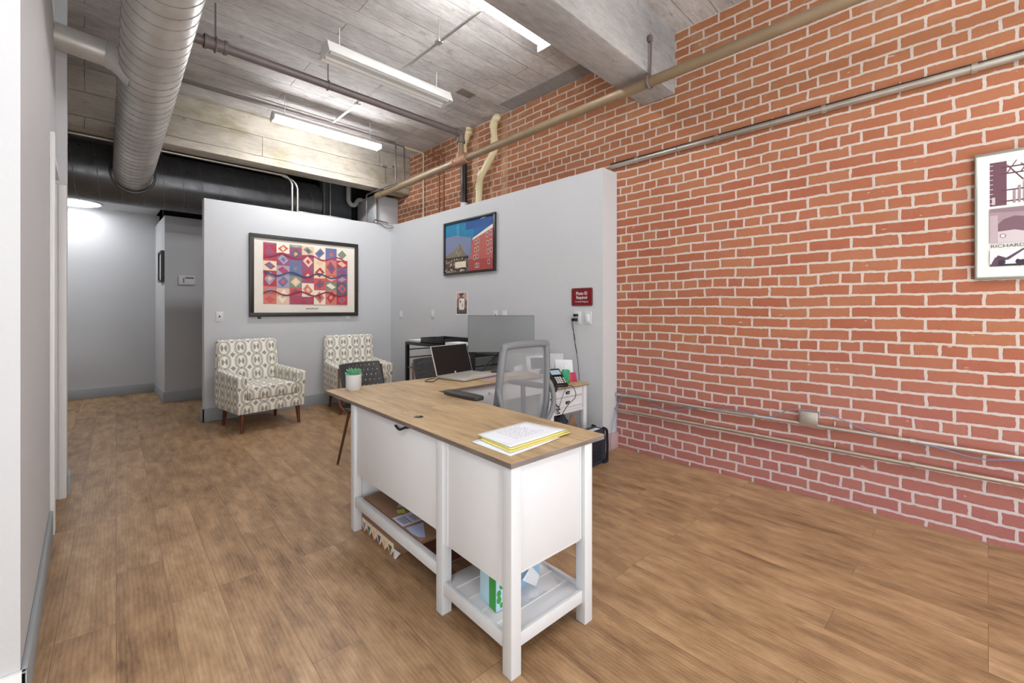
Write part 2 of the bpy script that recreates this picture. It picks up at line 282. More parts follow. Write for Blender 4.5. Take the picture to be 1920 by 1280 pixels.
# ------------------------------------------------------------------ mesh builder
class B:
    def __init__(s): s.v = []; s.f = []; s.mi = []; s.mats = []; s.cur = 0
    def use(s, m):
        if m not in s.mats: s.mats.append(m)
        s.cur = s.mats.index(m); return s
    def add(s, vs, fs, mtx=None):
        k = len(s.v)
        for q in vs: s.v.append(tuple(mtx @ Vector(q)) if mtx is not None else tuple(q))
        for q in fs: s.f.append([i+k for i in q]); s.mi.append(s.cur)
        return s
    def bm(s, bm, mtx=None):
        bm.verts.ensure_lookup_table(); bm.verts.index_update()
        s.add([v.co[:] for v in bm.verts], [[v.index for v in f.verts] for f in bm.faces], mtx); bm.free(); return s
    def box(s, lo, hi, bev=0., seg=2, mtx=None):
        bm = bmesh.new(); bmesh.ops.create_cube(bm, size=1)
        for v in bm.verts: v.co = Vector([lo[i]+(v.co[i]+.5)*(hi[i]-lo[i]) for i in range(3)])
        if bev: bmesh.ops.bevel(bm, geom=list(bm.edges), offset=bev, segments=seg, profile=.5, affect='EDGES')
        return s.bm(bm, mtx)
    def hexa(s, pts, bev=0., seg=2, mtx=None):   # 4 bottom (ccw), 4 top
        bm = bmesh.new(); vs = [bm.verts.new(p) for p in pts]
        for q in ((3, 2, 1, 0), (4, 5, 6, 7), (0, 1, 5, 4), (1, 2, 6, 5), (2, 3, 7, 6), (3, 0, 4, 7)): bm.faces.new([vs[i] for i in q])
        if bev: bmesh.ops.bevel(bm, geom=list(bm.edges), offset=bev, segments=seg, profile=.5, affect='EDGES')
        return s.bm(bm, mtx)
    def prism(s, poly, lo, hi, ax='z', bev=0., seg=2, mtx=None):
        """poly of 2-D points; ax='z': (x,y); 'y': (x,z); 'x': (y,z)"""
        f = {'z': lambda a, b, t: (a, b, t), 'y': lambda a, b, t: (a, t, b), 'x': lambda a, b, t: (t, a, b)}[ax]
        bm = bmesh.new(); lo_ = [bm.verts.new(f(a, b, lo)) for a, b in poly]; hi_ = [bm.verts.new(f(a, b, hi)) for a, b in poly]
        n = len(poly); bm.faces.new(lo_[::-1]); bm.faces.new(hi_)
        for i in range(n): bm.faces.new([lo_[i], lo_[(i+1) % n], hi_[(i+1) % n], hi_[i]])
        bmesh.ops.recalc_face_normals(bm, faces=bm.faces)
        if bev: bmesh.ops.bevel(bm, geom=list(bm.edges), offset=bev, segments=seg, profile=.5, affect='EDGES')
        return s.bm(bm, mtx)
    def tube(s, pts, r, n=12, caps=True, closed=False, flatx=1., mtx=None):
        pts = [Vector(p) for p in pts]; m = len(pts); rr = r if isinstance(r, (list, tuple)) else [r]*m
        up = None; vs = []; fs = []
        for i, p in enumerate(pts):
            if closed: t = (pts[(i+1) % m]-pts[i-1])
            else: t = pts[min(i+1, m-1)]-pts[max(i-1, 0)]
            t.normalize()
            if up is None:
                up = Vector((0, 0, 1)) if abs(t.z) < .9 else Vector((1, 0, 0))
            up = (up-t*up.dot(t)).normalized(); sd = t.cross(up)
            for k in range(n):
                a = 2*PI*k/n; vs.append(p+(up*math.cos(a)*flatx+sd*math.sin(a))*rr[i])
        for i in range(m if closed else m-1):
            j = (i+1) % m
            for k in range(n): fs.append([i*n+k, i*n+(k+1) % n, j*n+(k+1) % n, j*n+k])
        if caps and not closed: fs.append(list(range(n))[::-1]); fs.append([(m-1)*n+k for k in range(n)])
        return s.add(vs, fs, mtx)
    def cyl(s, a, b, r, r2=None, n=20, mtx=None): return s.tube([a, b], [r, r if r2 is None else r2], n, mtx=mtx)
    def lathe(s, prof, c=(0, 0, 0), n=28, mtx=None):
        vs = []; fs = []; m = len(prof)
        for r, z in prof:
            for k in range(n): vs.append((c[0]+r*math.cos(2*PI*k/n), c[1]+r*math.sin(2*PI*k/n), c[2]+z))
        for i in range(m-1):
            for k in range(n): fs.append([i*n+k, i*n+(k+1) % n, (i+1)*n+(k+1) % n, (i+1)*n+k])
        fs.append(list(range(n))[::-1]); fs.append([(m-1)*n+k for k in range(n)])
        return s.add(vs, fs, mtx)
    def poly(s, pts, mtx=None): return s.add(pts, [list(range(len(pts)))], mtx)
    def build(s, name, mat=None, parent=None, smooth=40, solid=0):
        me = bpy.data.meshes.new(name); me.from_pydata(s.v, [], s.f)
        mats = s.mats or [mat]
        for q in mats: me.materials.append(q if not isinstance(q, str) else M[q])
        me.polygons.foreach_set('material_index', s.mi if s.mats else [0]*len(s.f))
        me.polygons.foreach_set('use_smooth', [True]*len(s.f)); me.update()
        uv = me.uv_layers.new(name='uv'); co = me.vertices
        for pl in me.polygons:
            nx, ny, nz = [abs(q) for q in pl.normal]
            for li in pl.loop_indices:
                c = co[me.loops[li].vertex_index].co
                uv.data[li].uv = (c.y, c.z) if nx >= ny and nx > nz*1.0 else ((c.x, c.z) if ny > nz else (c.x, c.y))
        me.set_sharp_from_angle(angle=math.radians(smooth))
        o = bpy.data.objects.new(name, me); COL.objects.link(o)
        if parent is not None: o.parent = parent
        return o

def bend(pts, r, n=6):
    """polyline with rounded corners"""
    pts = [Vector(p) for p in pts]; out = [pts[0]]
    for i in range(1, len(pts)-1):
        a, b, c = pts[i-1], pts[i], pts[i+1]; u = (a-b); v = (c-b); q = min(r, u.length*.49, v.length*.49)
        p0 = b+u.normalized()*q; p1 = b+v.normalized()*q
        for k in range(n+1):
            t = k/n; out.append(p0*(1-t)**2+b*2*t*(1-t)+p1*t*t)
    out.append(pts[-1]); return out
def smooth_path(pts, n=8):
    P = [Vector(p) for p in pts]; P = [P[0]]+P+[P[-1]]; out = []
    for i in range(1, len(P)-2):
        for k in range(n):
            t = k/n; a, b, c, d = P[i-1:i+3]
            out.append(.5*((2*b)+(-a+c)*t+(2*a-5*b+4*c-d)*t*t+(-a+3*b-3*c+d)*t**3))
    out.append(P[-2]); return out

def tag(o, label=None, cat=None, group=None, kind=None):
    if label: o['label'] = label
    if cat: o['category'] = cat
    if group: o['group'] = group
    if kind: o['kind'] = kind
    return o
def thing(name, label, cat, loc=(0, 0, 0), rz=0., group=None):
    o = bpy.data.objects.new(name, None); COL.objects.link(o); o.empty_display_size = .05
    o.location = loc; o.rotation_euler = (0, 0, rz); return tag(o, label, cat, group)
def struct(o): o['kind'] = 'structure'; return o
def dup(root, loc, rz, label, name=None):
    r = root.copy(); COL.objects.link(r); r.location = loc; r.rotation_euler = (0, 0, rz); r['label'] = label
    for ch in list(root.children):
        c = ch.copy(); COL.objects.link(c); c.parent = r
        for g in list(ch.children):
            d = g.copy(); COL.objects.link(d); d.parent = c
    return r
def text_mesh(txt, size, mat, name, parent, loc, w=None, h=None, align='CENTER', font_ext=.0004, rot=None, bold=0.):
    cu = bpy.data.curves.new('t', 'FONT'); cu.body = txt; cu.size = size; cu.extrude = font_ext; cu.align_x = align; cu.align_y = 'CENTER'; cu.offset = bold
    t = bpy.data.objects.new('t', cu); COL.objects.link(t); bpy.context.view_layer.update()
    me = bpy.data.meshes.new_from_object(t.evaluated_get(bpy.context.evaluated_depsgraph_get()))
    bpy.data.objects.remove(t); bpy.data.curves.remove(cu)
    R = Matrix.Rotation(PI/2, 4, 'X') if rot is None else rot
    if w:
        xs = [v.co.x for v in me.vertices]; k = w/(max(xs)-min(xs))
        for v in me.vertices: v.co.x *= k
    me.transform(R); me.materials.clear(); me.materials.append(M[mat] if isinstance(mat, str) else mat)
    o = bpy.data.objects.new(name, me); COL.objects.link(o); o.location = loc; o.parent = parent; return o

# ------------------------------------------------------------------ setting
BX = 3.6; CZ = 3.67; PX = 3.365; PT = 2.6
M['strip'] = mat_concrete('grey_ceiling_strip', '#8C8A88', '#A8A6A4', False)
def sbox(name, lo, hi, mat, bev=0.): return struct(B().box(lo, hi, bev).build(name, mat))
sbox('floor', (-5, -2.6, -.1), (3.8, 9.2, 0), 'floor')
sbox('ceiling', (-5, -2.6, CZ), (3.8, 9.2, CZ+.15), 'ceiling')
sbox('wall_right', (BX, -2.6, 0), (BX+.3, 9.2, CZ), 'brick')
# partitions that stop below the ceiling
struct(B().box((.98, 6.1, 0), (PX+.235, 6.22, PT)).build('wall_back', 'wall'))
struct(B().box((PX, 2.245, 0), (BX-.001, 6.1, PT)).build('wall_partition', 'wall'))
# left wall with its doorway
sbox('wall_left', (-1.3, 2.1, 0), (-.15, 3.74, CZ), 'wall')
sbox('wall_left_header', (-.4, 3.74, 2.19), (-.15, 4.34, CZ), 'wall')
sbox('wall_left_far', (-.6, 4.34, 0), (-.095, 4.52, CZ), 'wall')
d = B().box((-.19, 4.31, 0), (-.096, 4.34, 2.16), .003).box((-.135, 4.302, 0), (-.096, 4.31, 2.16), .002)
d.box((-.15, 3.64, 0), (-.128, 3.74, 2.33), .004).box((-.15, 3.72, 2.19), (-.13, 4.31, 2.23), .002)
struct(d.build('door_1', 'white_trim'))
sbox('wall_room_left', (-1.5, 3.4, 0), (-1.4, 9.1, CZ), 'wall')
# hall
sbox('wall_hall', (-1.5, 8.9, 0), (.84, 9.05, 2.8), 'hallwall')
sbox('wall_hall_side', (.79, 7.77, 0), (2.2, 9.05, 2.63), 'hallwall')
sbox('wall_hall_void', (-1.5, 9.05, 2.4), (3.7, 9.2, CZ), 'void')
sbox('ceiling_hall', (-1.5, 7.8, 2.8), (.8, 9.05, 2.86), 'hallwall')
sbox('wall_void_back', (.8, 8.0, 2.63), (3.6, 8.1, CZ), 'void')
# dark wall panel above the back partition, black sheet for the dark gap beside
sbox('wall_service_panel', (2.64, 6.95, 2.0), (3.119, 7.05, CZ), 'darkpanel')
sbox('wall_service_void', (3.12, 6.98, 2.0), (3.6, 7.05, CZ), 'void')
struct(B().box((3.2, 6.3, 0), (BX, 6.9, 3.09), .004).build('trim_3', 'wall'))
# beams
struct(B().box((-1.5, 5.93, 3.09), (BX, 6.17, CZ+.02), .008).build('trim_1', 'beam'))
struct(B().box((-5, 1.67, 3.145), (BX, 1.975, CZ+.02), .012, 2).build('trim_2', 'beam_near'))
struct(B().box((3.39, 1.975, CZ-.01), (BX, 3.66, CZ+.01)).build('trim_4', 'strip'))
# baseboards
sbox('baseboard_back', (.962, 6.082, 0), (PX, 6.1, .15), 'basebd', .003)
struct(B().box((.962, 6.082, 0), (.98, 6.24, .15), .003).build('baseboard_back_end', 'basebd'))
sbox('baseboard_partition', (PX-.018, 2.227, 0), (PX, 6.08, .15), 'basebd', .003)
struct(B().box((PX-.018, 2.227, 0), (BX-.002, 2.245, .15), .003).build('baseboard_partition_end', plain('pinkish_baseboard_paint', '#C2A5A3', .6)))
sbox('baseboard_left', (-.15, 2.08, 0), (-.134, 3.64, .145), 'basebd', .004)
sbox('baseboard_left_return', (-1.3, 2.08, 0), (-.134, 2.1, .145), 'white_trim', .004)
sbox('baseboard_left_far', (-.095, 4.36, 0), (-.079, 4.52, .14), 'basebd', .004)
sbox('baseboard_hall', (-1.4, 8.88, 0), (.79, 8.9, .15), 'basebd', .004)
sbox('baseboard_hall_side', (.77, 7.75, 0), (2.2, 7.77, .15), 'basebd', .004)
sbox('baseboard_hall_return', (.77, 7.77, 0), (.79, 8.88, .15), 'basebd', .004)

# ------------------------------------------------------------------ ducts
def helix(a, b, r, pitch, tr, n=22):
    a = Vector(a); b = Vector(b); ax = (b-a); L = ax.length; ax.normalize(); u = ax.orthogonal().normalized(); v = ax.cross(u)
    k = int(L/pitch*n); return [a+ax*(L*i/k)+(u*math.cos(2*PI*i/n)+v*math.sin(2*PI*i/n))*r for i in range(k+1)]
def duct(name, label, a, b, r, mat, pitch=.13, seam='galvdark'):
    q = B().use(mat).cyl(a, b, r, n=64)
    q.use('seam').tube(helix(a, b, r+.0005, pitch, .003), .0038, 5).use(mat)
    return q
q = duct('air_duct', '', (.232, -1, 3.335), (.405, 7.0, 2.93), .18, 'galv', .12)
o = q.build('air_duct', smooth=60); tag(o, 'long round spiral galvanised air duct running overhead towards the hall', 'air duct')
for y in (.9, 5.2):
    pass
q = duct('', '', (-1.39, 7.25, 2.965), (2.63, 7.25, 2.965), .35, 'galvdark', .2)
q.tube([(.405+.205*math.cos(t)*1.0, 7.25-math.sqrt(max(.0, .353**2-(.205*math.sin(t))**2)), 2.93+.205*math.sin(t)) for t in [2*PI*i/40 for i in range(40)]], .012, 6, closed=True)
tag(q.build('air_duct', smooth=60), 'widest shade-darkened round duct crossing behind the back partition under the ceiling', 'air duct')
q = B().use('galv').cyl((-.15, 4.2, 3.13), (.1, 4.2, 3.11), .085, n=36).tube([(.1, 4.2, 3.11), (.16, 4.2, 3.10), (.26, 4.2, 3.07)], [.085, .1, .15], 36)
q.tube([(.1+0*t, 4.2+.087*math.cos(t), 3.11+.087*math.sin(t)) for t in [2*PI*i/30 for i in range(30)]], .004, 5, closed=True)
tag(q.build('branch_duct'), 'short thin round duct from the left wall flaring into the long overhead duct', 'air duct')

# ------------------------------------------------------------------ lights
def fluorescent(label, x0, x1, y, z, lit, group=None, hw=.032, single=False):
    t = thing('fluorescent_light', label, 'ceiling light', ((x0+x1)/2, y, z), 0)
    h = (x1-x0)/2; b = B()
    narrow = lit
    if narrow: b.prism([(-hw, .012), (hw, .012), (.032, .06), (-.032, .06)], -h, h, 'x', .004)
    else: b.prism([(-.105, -.028), (-.10, -.031), (-.045, .02), (.045, .02), (.10, -.031), (.105, -.028), (.055, .075), (-.055, .075)], -h, h, 'x')
    b.build('housing', 'fixture', t)
    for s in (-1, 1):
        b = B().prism([(-.072, -.034), (.072, -.034), (.072, .012), (.034, .062), (-.034, .062), (-.072, .012)] if narrow else [(-.107, -.034), (.107, -.034), (.058, .078), (-.058, .078)], s*h-.004, s*h+.004, 'x'); b.build('end_cap', 'fixture', t)
        if single and s > 0: continue
        b = B().cyl((-h+.02, 0 if single else s*.05, -.012), (h-.02, 0 if single else s*.05, -.012), .0185, n=16); b.build('tube', 'tube_on' if lit else 'tube_off', t)
    for s in (-1, 1): B().cyl((s*h*.8, 0, .07), (s*h*.8, 0, CZ-z), .004, n=8).build('hanger_rod', 'fixture', t)
    return t
fluorescent('unlit twin tube white fluorescent strip hanging mid ceiling below grey pipe', 1.40, 2.62, 3.62, 3.42, False)
fluorescent('lit fluorescent strip in front of the far stained concrete beam', 1.45, 2.70, 5.2, 3.40, True, hw=.07)
fluorescent('lit fluorescent strip nearest the near concrete beam, top of picture', 1.45, 2.70, 2.37, 3.49, True, single=True)
fluorescent('added unseen fluorescent strip overhead farthest behind the viewpoint', 1.37, 2.62, -.9, 3.42, True)  # extra strip out of view, added to raise the room's brightness
fluorescent('added unseen fluorescent strip overhead left of the viewpoint', -1.4, -.15, .3, 3.42, True)  # another unseen strip, put in for more light on the walls
dome = thing('dome_light', 'round flush glowing ceiling light in the hall', 'ceiling light', (-.1, 8.52, 2.8), 0)
B().lathe([(.0, -.045), (.18, -.04), (.255, -.015), (.26, 0)]).build('diffuser', 'dome', dome)
B().lathe([(.262, -.016), (.275, -.012), (.275, -.0), (.262, -.0)]).build('rim', 'white', dome)
dup(dome, (-.8, 7.98, 2.8), 0, 'added unseen round lamp brightening the hall, hidden beyond the doorway wall')  # extra lamp out of view, added because the hall was dim

# ------------------------------------------------------------------ pipes
def run(name, label, cat, pts, r, mat, n=14, rb=.06, couplings=(), clamps=(), tips=None):
    q = B().use(mat).tube(bend(pts, rb), r, n)
    for c, d in couplings:
        c = Vector(c); d = Vector(d).normalized(); q.cyl(c-d*r*1.3, c+d*r*1.3, r*1.35, n=n); 
    o = q.build(name, smooth=50); return tag(o, label, cat)
X = Vector((1, 0, 0)); Y = Vector((0, 1, 0)); Z = Vector((0, 0, 1))
# sprinkler main on the brick wall with its ceiling branch
t = thing('sprinkler_pipe', 'thick tan pipe running along the top of the brick wall', 'pipe', (0, 0, 0))
B().tube([(3.12, -1, 3.09), (3.12, 4.03, 3.045), (3.12, 6.05, 3.01)], .040, 18).build('pipe', 'pipe', t)
b = B().cyl((3.12, 3.92, 3.046), (3.12, 4.14, 3.043), .053, n=20).cyl((3.12, 4.03, 3.045), (3.12, 4.03, 3.12), .051, n=20)
for y in (3.92, 4.14): b.cyl((3.12, y-.016, 3.045), (3.12, y+.016, 3.045), .059, n=20)
b.build('tee_fitting', plain('rusty_fitting', '#A5785A', .6, .1, .2), t)
B().cyl((3.12, 5.93, 3.012), (3.12, 6.07, 3.01), .052).build('end_coupling', 'pipe', t)
t = thing('sprinkler_branch', 'thick grey iron pipe crossing the ceiling between the light fixtures', 'pipe')
B().cyl((.42, 4.0, 3.35), (3.06, 4.02, 3.35), .035).build('pipe', 'pipegrey', t)
B().tube(bend([(3.03, 4.02, 3.35), (3.12, 4.03, 3.35), (3.12, 4.03, 3.25)], .06), .045, 16).cyl((3.12, 4.03, 3.275), (3.12, 4.03, 3.245), .051).build('elbow_fitting', 'pipegrey', t)
B().cyl((3.12, 4.03, 3.26), (3.12, 4.03, 3.11), .035).build('drop_pipe', 'pipe', t)
B().cyl((.64, 4.0, 3.35), (.79, 4.0, 3.35), .047).cyl((.64, 4.0, 3.35), (.66, 4.0, 3.35), .054).cyl((.77, 4.0, 3.35), (.79, 4.0, 3.35), .054).build('coupling', 'pipegrey', t)
def hanger(label, x, y, z, r, top=CZ, cat='pipe hanger'):
    t = thing('pipe_hanger', label, cat, (x, y, z)); ring = [(0, r*math.cos(a), r*math.sin(a)) for a in [2*PI*i/24 for i in range(24)]]
    return t, ring
t, ring = hanger('thin rod hanger holding grey pipe left of the unlit light', 1.58, 4.01, 3.35, .042)
B().tube(ring, .005, 6, closed=True).build('ring', 'pipegrey', t); B().cyl((0, 0, .042), (0, 0, CZ-3.35), .005, n=8).build('rod', 'pipegrey', t)
t, ring = hanger('rod hanger holding grey pipe beside the spiral duct', .715, 4.0, 3.35, .058)
B().tube(ring, .005, 6, closed=True).build('ring', 'pipegrey', t); B().cyl((0, 0, .058), (0, 0, CZ-3.35), .006, n=8).build('rod', 'pipegrey', t)
t = thing('pipe_hanger', 'iron strap hanger bolted to near beam holding the tan pipe', 'pipe hanger', (3.12, 1.655, 3.066))
B().tube([(.047*math.cos(a), 0, .047*math.sin(a)) for a in [2*PI*i/24 for i in range(24)]], .009, 8, closed=True).build('ring', 'pipegrey', t)
B().tube([(0, -.005, .045), (0, -.012, .2), (.0, -.012, .33)], .008, 8).box((-.018, -.02, .31), (.018, .008, .36), .005).build('rod', 'pipegrey', t)
# thin copper / conduit lines in front of the far beam
run('conduit', 'thin grey pipe under ceiling dropping left of two beside far beam', 'pipe', [(-.1, 5.40, 3.60), (3.05, 5.40, 3.60), (3.05, 5.40, 3.055), (3.05, 6.27, 3.055), (3.05, 6.27, 2.45)], .0115, 'pipegrey', rb=.03)
run('conduit', 'thin grey pipe under ceiling dropping right of two beside far beam', 'pipe', [(-.1, 5.46, 3.61), (3.22, 5.46, 3.61), (3.22, 5.46, 3.055), (3.22, 6.26, 3.055), (3.22, 6.26, 2.5)], .0115, 'pipegrey', rb=.03)
run('conduit', 'thin bright conduit along the bottom of the far beam turning down, outer loop', 'pipe', [(-.2, 6.19, 3.075), (1.90, 6.19, 3.075), (1.965, 6.19, 3.0), (1.965, 6.19, 2.62)], .014, 'conduit', rb=.12)
run('conduit', 'thin bright conduit drop beside the outer loop above back partition', 'pipe', [(1.85, 6.21, 3.07), (1.99, 6.2, 3.03), (2.035, 6.2, 2.95), (2.035, 6.2, 2.62)], .014, 'conduit', rb=.08)
run('conduit', 'grey vertical conduit beside dark panel above the back partition', 'pipe', [(2.66, 6.9, 3.6), (2.66, 6.9, 2.4)], .02, 'pipegrey')
run('conduit', 'slim vertical conduit on the dark panel above back partition', 'pipe', [(2.76, 6.92, 3.6), (2.76, 6.92, 2.4)], .014, 'conduit')
run('trap_pipe', 'white u-shaped drain trap hanging beneath the far beam', 'pipe', [(2.98, 6.75, 3.3), (2.98, 6.75, 3.03), (3.02, 6.75, 2.98), (3.09, 6.75, 2.98), (3.12, 6.75, 3.05), (3.16, 6.75, 3.09), (3.4, 6.75, 3.06)], .035, plain('dusty_pvc', '#A9A8A2', .5), rb=.05)
run('small_bracket_pipe', 'small bent black pipe lying on top of partition corner', 'pipe', [(3.12, 6.16, 2.6), (3.12, 6.16, 2.67), (3.36, 6.2, 2.66), (3.36, 6.2, 2.62)], .009, 'pipegrey', rb=.02)
run('cable', 'loose grey cables draped over the partition corner', 'cable', smooth_path([(2.95, 6.14, 2.607), (3.15, 6.08, 2.607), (3.25, 6.07, 2.56), (3.34, 6.05, 2.555), (3.40, 5.98, 2.607), (3.45, 5.9, 2.607)]), .006, 'pipegrey')
run('cable', 'white cable lying on the top edge of partition corner', 'cable', smooth_path([(3.0, 6.13, 2.606), (3.2, 6.10, 2.612), (3.4, 6.03, 2.612), (3.5, 5.85, 2.606)]), .008, 'conduit')
run('cable', 'thin dark cable lying on top of back partition below the conduit drop', 'cable', smooth_path([(2.02, 6.12, 2.61), (2.1, 6.12, 2.612), (2.3, 6.13, 2.61), (2.5, 6.12, 2.612), (2.75, 6.15, 2.61)]), .007, 'conduit')
# verticals on the brick wall
run('vertical_pipe', 'slim cream pipe turning down the brick wall nearest the far corner', 'pipe', [(3.22, 5.52, 3.63), (3.575, 5.52, 3.63), (3.575, 5.52, 2.62)], .011, 'pvc', rb=.03)
run('vertical_pipe', 'brick-coloured thin conduit on brick wall, left of close pair', 'pipe', [(3.585, 5.45, 3.60), (3.585, 5.14, 3.45), (3.585, 5.14, 2.62)], .010, plain('brick_paint_a', '#B07048', .6), rb=.03)
run('vertical_pipe', 'brick-coloured thin conduit on brick wall, right of close pair', 'pipe', [(3.585, 5.30, 3.60), (3.585, 5.03, 3.48), (3.585, 5.03, 2.62)], .010, plain('brick_paint_b', '#B07048', .6), rb=.03)
t = thing('vent_pipe', 'black vertical pipe with cream upper bend on brick behind sprinkler tee', 'pipe', (0, 0, 0))
B().cyl((3.535, 4.50, 2.62), (3.535, 4.50, 3.36), .042).build('lower_pipe', 'black', t)
B().tube(bend([(3.535, 4.50, 3.36), (3.535, 4.50, 3.48), (3.535, 4.42, 3.56), (3.535, 4.40, 3.66)], .06), .036, 16).cyl((3.535, 4.5, 3.35), (3.535, 4.5, 3.41), .045).lathe([(.0, -.045), (.03, -.035), (.045, 0), (.03, .035), (0, .045)], (3.535, 4.40, 3.60), 16).build('upper_bend', 'pvc', t)
B().cyl((3.535, 4.50, 2.60), (3.535, 4.50, 2.70), .046).build('collar', 'white', t)
t = thing('drain_pipe', 'thick cream offset drain pipe on brick wall above partition', 'pipe', (0, 0, 0))
B().tube(bend([(3.525, 4.19, 2.60), (3.525, 4.17, 2.95), (3.525, 3.87, 3.25), (3.525, 3.92, 3.55), (3.525, 3.86, 3.63)], .07), .042, 18).lathe([(.0, -.05), (.035, -.035), (.05, 0), (.035, .035), (0, .05)], (3.525, 3.85, 3.61), 18).build('pipe', 'pvc', t)
for a_, b_ in (((3.525, 4.187, 2.80), (3.525, 4.18, 2.88)), ((3.525, 4.16, 2.97), (3.525, 4.11, 3.02)), ((3.525, 3.885, 3.30), (3.525, 3.90, 3.38)), ((3.525, 3.92, 3.50), (3.525, 3.90, 3.57))): B().cyl(a_, b_, .049).build('coupling', 'pvc', t)
# conduits on brick to the right
def conduit_run(label, z, r, y0, y1, mat, nclip):
    t = thing('wall_conduit', label, 'conduit', (0, 0, 0))
    B().cyl((BX-.03, y0, z), (BX-.03, y1, z), r, n=16).build('pipe', mat, t)
    for i in range(nclip):
        y = y0+(i+.6)*(y1-y0)/nclip; B().cyl((BX-.03, y-.012, z), (BX-.03, y+.012, z), r*1.3, n=14).build('coupling', mat, t)
    for i in range(nclip-1):
        y = y0+(i+1.05)*(y1-y0)/(nclip); B().tube([(BX-.001, y, z+r+.03), (BX-.012, y, z+r), (BX-.03-r*1.15, y, z), (BX-.012, y, z-r), (BX-.001, y, z-r-.006)], .0045, 6, flatx=1.).build('strap', mat, t)
    return t
conduit_run('bright metal conduit sloping across upper brick wall', 2.66, .021, -1.2, 2.30, 'conduit', 5)
conduit_run('upper of two low metal conduits on brick wall, holding the junction box', .507, .013, -1.2, 2.24, mat_galv('pale_conduit', '#D9CFC4', .4), 4)
conduit_run('lower of two low metal conduits on brick wall near the floor', .366, .013, -1.2, 2.24, mat_galv('tan_conduit', '#CDBFAE', .4), 4)
run('cable', 'dark cable resting on the upper bright conduit', 'cable', smooth_path([(BX-.02, -1.2, 2.69), (BX-.02, 0, 2.688), (BX-.02, .9, 2.69), (BX-.02, 1.6, 2.688), (BX-.02, 2.3, 2.692)]), .006, 'cable', n=8)
t = thing('junction_box', 'small square metal junction box on the low brick wall conduit', 'junction box', (BX, .705, .555), -PI/2)
B().box((-.055, -.05, -.045), (.055, 0, .045), .006).build('box', 'conduit', t); B().box((-.05, -.054, -.04), (.05, -.05, .04), .003).cyl((-.03, -.056, 0), (-.03, -.05, 0), .006).build('cover_plate', 'conduit', t)
run('cable', 'blue-grey loose cable looped along the low conduits on brick', 'cable', smooth_path([(BX-.035, 2.2, .53), (BX-.03, 2.0, .52), (BX-.03, 1.75, .44), (BX-.03, 1.5, .49), (BX-.045, 1.2, .53), (BX-.035, .95, .52), (BX-.045, .8, .60), (BX-.05, .6, .60), (BX-.035, .35, .52), (BX-.045, .1, .50), (BX-.04, -.1, .47), (BX-.04, -.3, .50), (BX-.04, -.9, .5)]), .0035, 'bluecable', n=6)
run('cable', 'blue-grey cable hanging from partition edge to the floor by brick', 'cable', smooth_path([(BX-.02, 2.18, .53), (BX-.02, 2.21, .42), (BX-.06, 2.22, .36), (BX-.12, 2.215, .25), (BX-.16, 2.21, .12), (BX-.17, 2.2, .01)]), .0035, 'bluecable', n=6)
run('cable', 'second thin cable hanging beside partition edge near the brick corner', 'cable', smooth_path([(BX-.015, 2.22, .52), (BX-.02, 2.225, .33), (BX-.05, 2.22, .25), (BX-.06, 2.215, .15)]), .003, 'bluecable', n=6)
# ceiling surface conduit (strut with three pieces joining the fixtures)
t = thing('ceiling_conduit', 'thin white conduit linking three fluorescent strips across ceiling', 'conduit', (0, 0, 0))
for y0, y1 in ((2.41, 3.50), (3.73, 5.08)): B().tube([(2.06, y0, 3.49), (2.06, (y0+y1)/2, 3.49), (2.06, y1, 3.49)], .011, 10).build('pipe', 'conduit', t)
for y in (2.95, 4.45): B().box((2.035, y-.03, 3.478), (2.085, y+.03, 3.50), .004).cyl((2.06, y, 3.5), (2.06, y, CZ), .004, n=8).build('bracket', 'conduit', t)
tag(B().box((2.87, 3.69, CZ-.006), (3.06, 3.80, CZ+.002), .001).build('ceiling_patch', plain('brown_patch', '#7D7368', .9)), 'small brown patch plate on concrete ceiling beyond the unlit light', 'patch plate')
for x, z, lab in ((3.17, 3.42, 'left rusty anchor rod on far beam face by corner'), (3.32, 3.45, 'right rusty anchor rod on far beam face by corner')):
    t = thing('anchor_rod', lab, 'anchor', (x, 5.93, z)); B().box((-.03, -.02, -.01), (.03, 0, .02), .004).build('plate', 'pipegrey', t); B().cyl((0, -.02, .01), (0, -.02, -.22), .006, n=8).build('rod', 'pipegrey', t)

# ------------------------------------------------------------------ pictures
def frame_parts(t, w, h, fw, dep, mat, glass=False):
    """frame hung on local y=0 plane, facing -y, centred"""
    b = B(); W, H = w/2, h/2
    for lo, hi in (((-W, -dep, -H), (W, 0, -H+fw)), ((-W, -dep, H-fw), (W, 0, H)), ((-W, -dep, -H+fw), (-W+fw, 0, H-fw)), ((W-fw, -dep, -H+fw), (W, 0, H-fw))): b.box(lo, hi, .003)
    b.build('frame', mat, t); return t
class Art:
    def __init__(s, y): s.b = B(); s.y = y; s.k = 0
    def poly(s, pts, col):
        s.k += 1; s.b.use(C(col)); y = s.y-.00012*s.k; s.b.poly([(p[0], y, p[1]) for p in pts]); return s
    def rect(s, x0, z0, x1, z1, col): return s.poly([(x0, z0), (x1, z0), (x1, z1), (x0, z1)], col)
    def blob(s, cx, cz, rx, rz, col, n=18, j=.08, a0=0):
        return s.poly([(cx+rx*(1+random.uniform(-j, j))*math.cos(a0+2*PI*i/n), cz+rz*(1+random.uniform(-j, j))*math.sin(a0+2*PI*i/n)) for i in range(n)], col)
    def build(s, name, t): return s.b.build(name, None, t)
